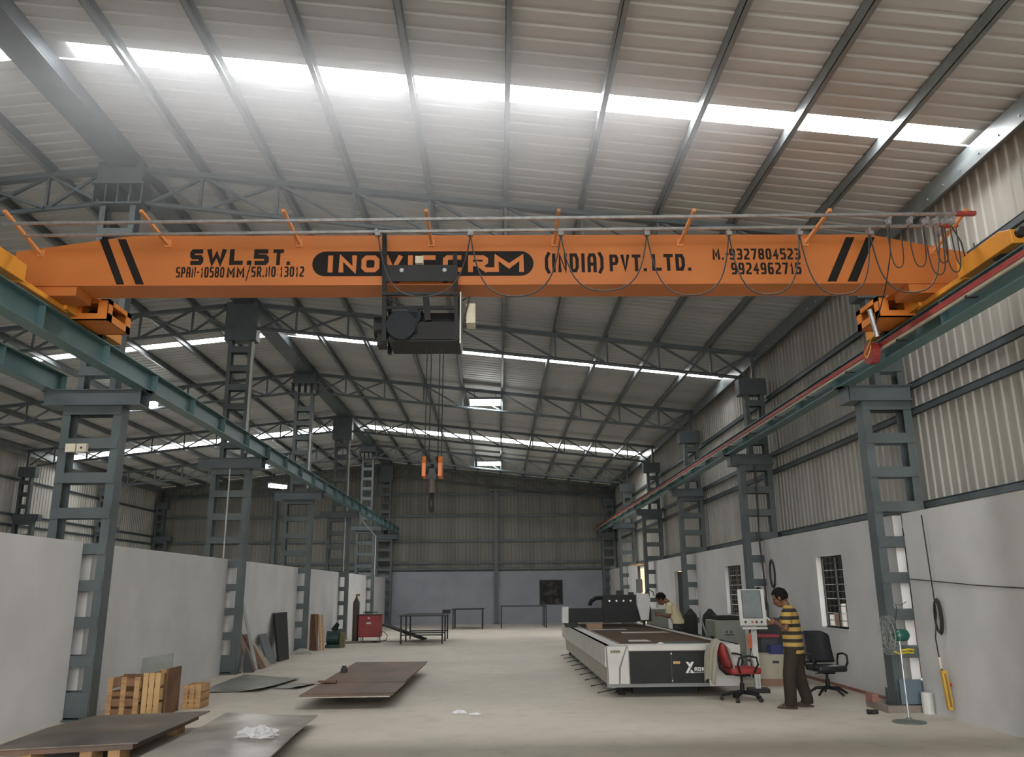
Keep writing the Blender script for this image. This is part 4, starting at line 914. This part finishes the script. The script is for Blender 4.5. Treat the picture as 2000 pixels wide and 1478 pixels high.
# cream shirt hung over the red chair's back
g = MB(); n, m = 20, 22; vs = []
for j in range(m+1):
    v_ = j/m*2-1                         # -1 back hem .. 0 fold .. 1 front hem
    for i in range(n+1):
        u = i/n*2-1
        top = .925-.05*abs(u)**2
        drop = (abs(v_)**1.05)*(.62 if v_ < 0 else .40)
        xo = -.37+(-.075 if v_ < 0 else .085)*min(1, abs(v_)*4)-.07*abs(v_)*(1 if v_ < 0 else -1.5)
        fold = .018*math.sin(u*11+v_*2)*min(1, abs(v_)*2)
        wd = .17+.075*min(1, abs(v_)*3)
        vs.append((xo+fold, u*wd, top-drop+.02*math.sin(u*4+1)*abs(v_)))
g.add(vs, [(j*(n+1)+i, j*(n+1)+i+1, (j+1)*(n+1)+i+1, (j+1)*(n+1)+i) for j in range(m) for i in range(n)])
sh = mk('hanging_shirt', g, mat('cream_cloth', (.34, .32, .25), .9, bump=.2, bscale=25), solid=.006, smooth=True, sub=1)
sh.location = (3.72, 13.28, 0); sh.rotation_euler = (0, 0, .12)
tag(sh, 'cream shirt draped over the back of the red chair', 'shirt')
# carton and bits behind the man
t = thing('carton', 'white and brown carton on the floor between console and striped man', 'carton', (4.88, 15.35, 0), -.2)
mk('box', MB().box(-.26, .3, -.25, .25, .12, .52), mat('pale_carton', (.42, .39, .31), .8, 0, (.36, .32, .25)), t, True)
mk('base_pallet', MB().box(-.24, .3, -.24, .25, 0, .12), mat('carton_brown', (.30, .19, .13), .8), t, True)
mk('hand_hole', MB().box(-.03, .08, -.254, -.25, .38, .42), DARK, t, True)
mk('side_flap', MB().prism([(-.26, -.25, .52), (-.40, -.3, .50), (-.36, -.3, .2), (-.26, -.25, .12)], (0, .01, 0)), mat('pale_carton', (.42, .39, .31), .8), t, True)
tag(mk('blue_packet', MB().box(4.84, 5.06, 15.25, 15.45, .522, .67).box(4.88, 4.91, 15.245, 15.25, .53, .66), mat('blue_print', (.03, .04, .16), .5)), 'dark blue packet on top of the pale carton', 'packet')
t = thing('tool_case', 'dark case with red lid behind the pale carton', 'case', (4.95, 15.83, 0))
mk('case_body', MB().box(4.82, 5.12, 15.74, 15.92, .0, .78), mat('grey_case', (.05, .055, .06), .6), t)
mk('lid', MB().box(4.78, 5.16, 15.72, 15.94, .78, .83), mat('red_lid', (.32, .04, .06), .5), t)

# ---------------------------------------------------------------- right wall items
t = thing('pedestal_fan', 'pedestal fan with green motor and wire cage before the nearest right column', 'fan', (5.16, 11.0, 0))
mk('base', MB().lathe((5.16, 11.0, 0), [(0, 0), (.2, 0), (.2, .015), (.05, .035), (.025, .06), (0, .06)], 24), mat('fan_base', (.13, .15, .135), .5), t)
mk('pole', MB().cyl((5.16, 11.0, .04), (5.16, 11.0, .98), .014, n=10), GALV, t)
mk('motor', MB().lathe((5.09, 11.0, 1.05), [(0, 0), (.05, 0), (.075, .03), (.08, .1), (.07, .17), (.03, .2), (0, .2)], 18, 'x'), mat('fan_green', (.01, .11, .08), .35), t, smooth=True)
cg = MB(); fx = 5.06
for r_, dx in ((.24, 0), (.18, -.025), (.1, -.045), (.24, -.06), (.18, -.09), (.1, -.1)):
    cg.tube([(fx+dx, 11.0+r_*math.cos(a), 1.05+r_*math.sin(a)) for a in [2*PI*i/28 for i in range(29)]], .0025, 4)
for i in range(24):
    a = 2*PI*i/24; c_, s_ = math.cos(a), math.sin(a)
    cg.tube([(fx-.0, 11+.02*c_, 1.05+.02*s_), (fx, 11+.24*c_, 1.05+.24*s_), (fx-.06, 11+.24*c_, 1.05+.24*s_), (fx-.1, 11+.03*c_, 1.05+.03*s_)], .0018, 4)
mk('wire_cage', cg, mat('cage_wire', (.34, .36, .34), .5), t)
bl = MB()
for k in range(3):
    a = 2*PI*k/3
    p = lambda r_, o, dx: (fx-.03+dx, 11+r_*math.cos(a+o), 1.05+r_*math.sin(a+o))
    bl.prism([p(.03, 0, 0), p(.2, -.25, .015), (p(.215, .15, 0)), p(.19, .45, -.02), p(.04, .6, 0)], (.003, 0, 0))
mk('blade', bl, mat('clear_blade', (.35, .4, .38), .15, trans=.6), t)
t = thing('crane_pendant', 'yellow crane pendant control hanging on black cable by the right wall', 'pendant control', (5.78, 11.2, .3))
mk('housing', MB().prism([(5.74, 11.16, .60), (5.81, 11.16, .60), (5.84, 11.16, .16), (5.81, 11.16, .10), (5.77, 11.16, .12)], (0, .06, 0)), mat('pendant_yellow', (.62, .38, .06), .5), t, bevel=.008)
mk('button_strip', MB().prism([(5.765, 11.155, .56), (5.79, 11.155, .56), (5.818, 11.155, .15), (5.79, 11.155, .15)], (0, .005, 0)), mat('strip_brown', (.28, .16, .03), .5), t)
mk('stop_button', MB().cyl((5.82, 11.18, .42), (5.85, 11.18, .42), .02), REDS, t)
mk('cable', MB().tube([(5.76, 11.19, .6), (5.745, 11.2, .8), (5.735, 11.2, 1.0), (5.80, 11.22, 1.3), (5.80, 11.24, 1.8), (5.80, 11.27, 2.6)], .009), WIRE, t)
mk('cable_tie', MB().cyl((5.75, 11.19, .62), (5.747, 11.19, .76), .018, n=8), CREAM, t)
cc = MB()
for k in range(4): cc.tube([(5.79+.01*k, 11.2+(.07+.008*k)*math.cos(a), 1.27+(.2+.01*k)*math.sin(a)) for a in [2*PI*i/20 for i in range(21)]], .007, 5)
mk('cable_coil', cc, WIRE, t)
tag(mk('wall_wire', MB().tube([(5.83, 11.9, 1.76), (5.83, 11.2, 1.72), (5.83, 10.2, 1.66), (5.83, 9.2, 1.62), (5.83, 8, 1.60)], .007), WIRE), 'thin dark wire strung along the right wall', 'wire')
cc = MB()
for k in range(3): cc.tube([(5.84, 17.9+(.14+.01*k)*math.cos(a), 1.95+(.26+.015*k)*math.sin(a)) for a in [2*PI*i/22 for i in range(23)]], .014, 5)
tag(mk('cable_coil', cc, WIRE), 'black cable coil hung on the right wall behind the striped man', 'cable')
tag(mk('power_cable', MB().tube([(5.76, 18.25, 4.3), (5.74, 18.2, 3.3), (5.70, 18.15, 2.7), (5.72, 18.1, 2.0), (5.74, 18.1, 1.2), (5.76, 18.1, 0)], .02), WIRE), 'thick black cable running down the second right column', 'cable')
tag(mk('wall_switch', MB().box(5.82, 5.86, 17.3, 17.45, 1.45, 1.62), WHITEP), 'small white switch box on the wall below the cable coil', 'switch')
tag(mk('yellow_tape', MB().tube([(5.50, 11.93, .78), (5.58, 11.92, .75), (5.68, 11.92, .77), (5.76, 11.92, .76), (5.78, 11.93, .80), (5.70, 11.92, .81), (5.58, 11.92, .79)], .016, 6), mat('tape_yellow', (.6, .48, .03), .5)), 'loop of bright yellow tape on the nearest right column', 'tape')
tag(mk('small_wire', MB().tube([(5.56, 11.9, 1.0), (5.54, 11.9, 1.1), (5.6, 11.9, 1.35), (5.59, 11.9, 1.42), (5.66, 11.9, 1.40), (5.75, 11.9, 1.45)], .005), WIRE), 'thin wire looped from the fan up the nearest right column', 'wire')
tag(mk('bolt_row', MB().cyl((4.98, 11.75, .03), (5.1, 11.75, .03), .028, n=8).cyl((4.96, 11.75, .03), (4.975, 11.75, .03), .035).cyl((5.02, 11.7, .02), (5.02, 11.8, .02), .02), DARK), 'small dark metal part lying left of the column plinth', 'hardware')
# white conduits
def conduit(pts, label, r_=.018): tag(mk('conduit_pipe', MB().tube(pts, r_), mat('white_pvc', (.5, .5, .48), .5)), label, 'pipe', 'white conduit pipes')
conduit([(-5.66, 18.36, 4.7), (-5.66, 18.36, 7.3)], 'white pipe up the right side of the second left column', .03)
conduit([(-5.98, 18.40, 2.4), (-5.98, 18.40, 4.37)], 'white pipe inside the second left column above the wall')
conduit([(-5.72, 31.305, 2.4), (-5.72, 31.305, 4.37)], 'white pipe on the fourth left column above the wall', .022)
conduit([(-5.5, 37.7, 2.4), (-5.5, 37.7, 4.1), (-5.55, 34, 4.5)], 'white pipe on the fifth left column bending forward', .022)
conduit([(-5.68, 31.33, 4.61), (-5.68, 31.33, 7.2)], 'white pipe up the upper shaft of the fourth left column', .03)
conduit([(-5.70, 24.8, 4.7), (-5.70, 24.8, 6.4)], 'white pipe up the upper shaft of the third left column', .025)
t = thing('switch_panel', 'pair of pale switch boxes on the nearest left column', 'switch', (-5.98, 11.93, 3.72))
mk('box', MB().box(-6.26, -6.12, 11.88, 11.945, 3.66, 3.78), CREAM, t); mk('box', MB().box(-6.10, -5.96, 11.88, 11.945, 3.66, 3.78), CREAM, t)
mk('knob', MB().cyl((-6.03, 11.88, 3.72), (-6.03, 11.87, 3.72), .015), DARK, t)

# ---------------------------------------------------------------- people
def blob(name, mb, m_, parent, vox, smooth=6, fac=.5):
    o = mk(name, mb, m_, parent, True, smooth=True)
    q = o.modifiers.new('remesh', 'REMESH'); q.mode = 'VOXEL'; q.voxel_size = vox; q.use_smooth_shade = True
    q = o.modifiers.new('smooth', 'SMOOTH'); q.iterations = smooth; q.factor = fac
    return o
def loft(mb, rings, n=20):
    """rings: (centre, half depth x, half width y, tilt about y)"""
    vs = []
    for c, rx, ry, tl in rings:
        R3 = Matrix.Rotation(tl, 3, 'Y')
        for i in range(n):
            a = 2*PI*i/n; ca, sa = math.cos(a), math.sin(a)
            p = V((rx*math.copysign(abs(ca)**.8, ca), ry*math.copysign(abs(sa)**.8, sa), 0)); vs.append(V(c)+R3 @ p)
    m = len(rings)
    return mb.add(vs, [(j*n+i, j*n+(i+1) % n, (j+1)*n+(i+1) % n, (j+1)*n+i) for j in range(m-1) for i in range(n)]+[tuple(range(n-1, -1, -1)), tuple(range((m-1)*n, m*n))])
def person(label, loc, rz, shirt_m, pant_m, shoe_m, lf, hdx, elbow, hand, feet, phone=None, nod=.3, hem=.74):
    """local frame: +x facing, +y the person's left, z up"""
    t = thing('person', label, 'person', loc, rz); L = lf
    sp_ = lambda z: L*max(0, (z-.9)/.55)**1.3          # forward offset of the spine
    nk0 = V((sp_(1.40)-.01, 0, 1.40-L*.25)); hd = V((sp_(1.42)+hdx, 0, 1.535-L*.35))
    b = MB()
    b.tube([nk0+V((0, 0, -.06)), nk0+V((.02, 0, .02)), hd+V((-.01, 0, -.02))], [.075, .055, .052], 14)
    h = MB(); HS = 1.1
    h.ball(hd+V((-.01, 0, .02)), .098, .080, .108, 22, 14).ball(hd+V((.035, 0, -.055)), .058, .05, .055, 16, 10)
    h.ball(hd+V((.10, 0, -.022)), .018, .013, .03, 10, 8).ball(hd+V((.068, 0, .03)), .025, .055, .015, 12, 8).ball(hd+V((.085, 0, -.065)), .012, .026, .011, 10, 6)
    for s in (1, -1):
        h.ball(hd+V((-.005, s*.082, -.005)), .018, .014, .032, 10, 8).ball(hd+V((.05, s*.045, -.02)), .03, .02, .025, 10, 8)
    NR = Matrix.Rotation(nod, 3, 'Y'); pv = hd+V((-.02, 0, -.05))
    nodf = lambda p: pv + NR @ ((V(p)-pv)*HS)
    h.v = [nodf(p) for p in h.v]; b.add(h.v, h.f)
    loft(b, [(V((0, 0, .80)), .095, .14, 0), (V((0, 0, .93)), .095, .145, 0), (V((sp_(1.05), 0, 1.05)), .085, .13, L), (V((sp_(1.22), 0, 1.22)), .10, .155, L*1.3), (nk0+V((-.01, 0, -.05)), .08, .15, L*1.5), (nk0, .055, .08, L)])
    sleeves = []
    for s in (1, -1):
        sh = V((nk0.x-.02, s*.165, nk0.z-.055)); el = V((elbow[0], s*elbow[1], elbow[2])); pm = V((hand[0], s*hand[1], hand[2])); wr = pm+V((-.075, s*.03, -.012))
        b.tube([sh, sh.lerp(el, .3), sh.lerp(el, .75), el], [.055, .05, .042, .038], 14)
        b.tube([el, el.lerp(wr, .25), el.lerp(wr, .7), wr, pm+V((-.04, s*.012, 0))], [.038, .042, .032, .026, .028], 14)
        b.ball(el, .04, .04, .04, 12, 8)
        b.ball(pm, .048, .016, .04, 14, 10)
        for q in range(4):
            ln = (.042, .048, .045, .034)[q]; off = (1.5-q)*.021
            a = pm+V((.035, 0, off)); c = a+V((ln*.75, -s*ln*.35, -.004)); d_ = c+V((ln*.35, -s*ln*.6, -.004)); e = d_+V((-.002, -s*ln*.45, -.002))
            b.tube([a, c, d_, e], [.0095, .009, .0085, .0075], 8)
        a = pm+V((-.015, -s*.008, .034)); b.tube([a, a+V((.025, -s*.012, .018)), a+V((.05, -s*.022, .022))], [.012, .0105, .009], 8)
        sleeves.append((sh, el))
        f = feet[0 if s > 0 else 1]; hip = V((0, s*.085, .84)); an = V((f[0], f[1], .09)); kn = (hip+an)/2+V((.03, 0, .0))
        b.tube([hip, hip.lerp(kn, .5), kn, kn.lerp(an, .3)+V((-.015, 0, 0)), kn.lerp(an, .75), an, an+V((0, 0, -.04))], [.088, .078, .055, .055, .040, .035, .036], 14)
        b.tube([an+V((-.05, 0, -.045)), an+V((.02, 0, -.045)), an+V((.10, 0, -.055)), an+V((.165, 0, -.06))], [.026, .032, .030, .016], 12)
    blob('body', b, SKIN, t, .0075, 3, .4)
    # hair: a cap over crown, back and sides, tucked under the skin at the face
    hr = MB().ball(hd+V((-.014, 0, .03)), .108, .088, .112, 28, 18)
    nv = []
    for p in hr.v:
        q = p-hd
        face = q.x > .045 and q.z < .075
        low = q.z < -.045 or (q.z < .0 and q.x > .015)
        if face or low: p = hd+V((-.01, 0, .02))+(q-V((-.01, 0, .02)))*.72
        else: p = p+V((math.sin(q.y*90+q.z*70), math.cos(q.x*80), 0))*.0025
        nv.append(p)
    hr.v = [nodf(p) for p in nv]; mk('hair', hr, HAIR, t, True, smooth=True)
    for s in (1, -1): mk('eye', MB().ball(nodf(hd+V((.083, s*.030, .004))), .008, .012, .006, 10, 6), DARK, t, True)
    # shirt
    c = MB()
    loft(c, [(V((.0, 0, hem)), .138, .188, 0), (V((.0, 0, hem+.08)), .14, .185, 0), (V((sp_(.98), 0, .98)), .135, .175, L*.5), (V((sp_(1.10)+.0, 0, 1.10)), .135, .18, L), (V((sp_(1.24), 0, 1.24-L*.05)), .135, .19, L*1.3), (nk0+V((-.015, 0, -.07)), .11, .185, L*1.5), (nk0+V((-.01, 0, -.015)), .075, .115, L*1.5), (nk0+V((0, 0, .02)), .062, .07, L)], 26)
    for sh, el in sleeves: c.tube([sh+V((0, 0, .005)), sh.lerp(el, .3), sh.lerp(el, .6), sh.lerp(el, .8)], [.078, .076, .073, .075], 16)
    blob('shirt', c, shirt_m, t, .012, 5)
    # trousers
    d = MB()
    loft(d, [(V((0, 0, .78)), .122, .168, 0), (V((0, 0, .90)), .118, .16, 0), (V((0, 0, .98)), .11, .15, 0)])
    for s in (1, -1):
        f = feet[0 if s > 0 else 1]; hip = V((0, s*.088, .82)); an = V((f[0], f[1], .09)); kn = (hip+an)/2+V((.03, 0, 0))
        d.tube([hip, hip.lerp(kn, .5), kn, kn.lerp(an, .5), an+V((-.005, 0, .03)), an+V((-.0, 0, -.045))], [.112, .104, .094, .088, .085, .09], 18)
        mk('shoe', MB().prism([(an.x-.085, an.y-.036, 0), (an.x+.02, an.y-.045, 0), (an.x+.15, an.y-.05, 0), (an.x+.19, an.y-.02, 0), (an.x+.19, an.y+.02, 0), (an.x+.15, an.y+.05, 0), (an.x+.02, an.y+.045, 0), (an.x-.085, an.y+.036, 0)], (0, 0, .024)).box(an.x+.06, an.x+.11, an.y-.048, an.y+.048, .02, .066), shoe_m, t, True, bevel=.006)
    blob('trousers', d, pant_m, t, .012, 5)
    if phone:
        W = Matrix.Translation(V(loc)) @ Matrix.Rotation(rz, 4, 'Z'); cc_ = V((hand[0]+.045, 0, hand[2]+.035))
        R3 = Matrix.Rotation(rz, 3, 'Z') @ Matrix.Rotation(-.6, 3, 'Y')
        tag(mk('tablet' if phone == 'tablet' else 'phone', MB().cbox(W @ cc_, phone_size[phone], R3), WHITEP if phone == 'tablet' else DARK), phone_label[phone], 'device')
    return t
phone_size = {'tablet': (.15, .12, .008), 'phone': (.13, .07, .01)}
phone_label = {'tablet': 'pale flat sheet held in front by the striped man', 'phone': 'dark phone held by the man in the cream shirt'}
PANT = mat('brown_trousers', (.036, .029, .022), .9, spec=.2); PANT2 = mat('dark_jeans', (.02, .026, .032), .85)
SHOE = mat('brown_sandal', (.05, .035, .028), .7)
person('man in yellow and black striped shirt standing, looking down at his hands', (4.27, 12.42, 0), PI-.5, STRIPE, PANT, SHOE, .05, .06,
       (.04, .25, 1.09), (.26, .05, 1.17), [(.08, .15), (-.09, -.17)], phone='tablet', nod=.45)
person('man in cream shirt bending over his hands beside the cutting machine', (3.98+.08, 19.3, 0), PI-.35, mat('cream_shirt', (.58, .52, .33), .85, bump=.2, bscale=12), PANT2, SHOE, .22, .11,
       (.16, .24, 1.06), (.42, .05, 1.10), [(.0, .11), (.02, -.11)], phone='phone', nod=.75, hem=.90)

# ---------------------------------------------------------------- added haze volume standing in for bloom near the first skylight
def haze():
    hm = bpy.data.materials.new('bloom_haze'); hm.use_nodes = True; nt = hm.node_tree; nt.nodes.remove(nt.nodes['Principled BSDF'])
    vs_ = nt.nodes.new('ShaderNodeVolumeScatter'); vs_.inputs['Anisotropy'].default_value = .4
    vs_.inputs['Color'].default_value = (.95, .97, 1, 1)
    tc = nt.nodes.new('ShaderNodeTexCoord'); mp = nt.nodes.new('ShaderNodeMapping'); mp.inputs['Location'].default_value = (.28, .18, -.95); mp.inputs['Scale'].default_value = (.16, .35, .42)
    gr = nt.nodes.new('ShaderNodeTexGradient'); gr.gradient_type = 'SPHERICAL'
    mu = nt.nodes.new('ShaderNodeMath'); mu.operation = 'MULTIPLY'; mu.inputs[1].default_value = HAZE_D
    nt.links.new(tc.outputs['Object'], mp.inputs[0]); nt.links.new(mp.outputs[0], gr.inputs[0]); nt.links.new(gr.outputs['Fac'], mu.inputs[0])
    nt.links.new(mu.outputs[0], vs_.inputs['Density']); nt.links.new(vs_.outputs[0], nt.nodes['Material Output'].inputs['Volume'])
    hz = mk('bloom_veil', MB().prism([(RX, -3, roofz(RX)-5.7), (6, -3, roofz(6)-5.7), (6, -3, -.5), (-7.5, -3, -.5), (-7.5, -3, roofz(-7.5)-5.7)], (0, 6, 0)), hm)
    hz.location = (0, 9.1, 5.66); hz['kind'] = 'stuff'; hz['label'] = 'pale added haze standing in for lens bloom under the nearest roof light'; hz['category'] = 'haze'
HAZE_D = .23
haze()
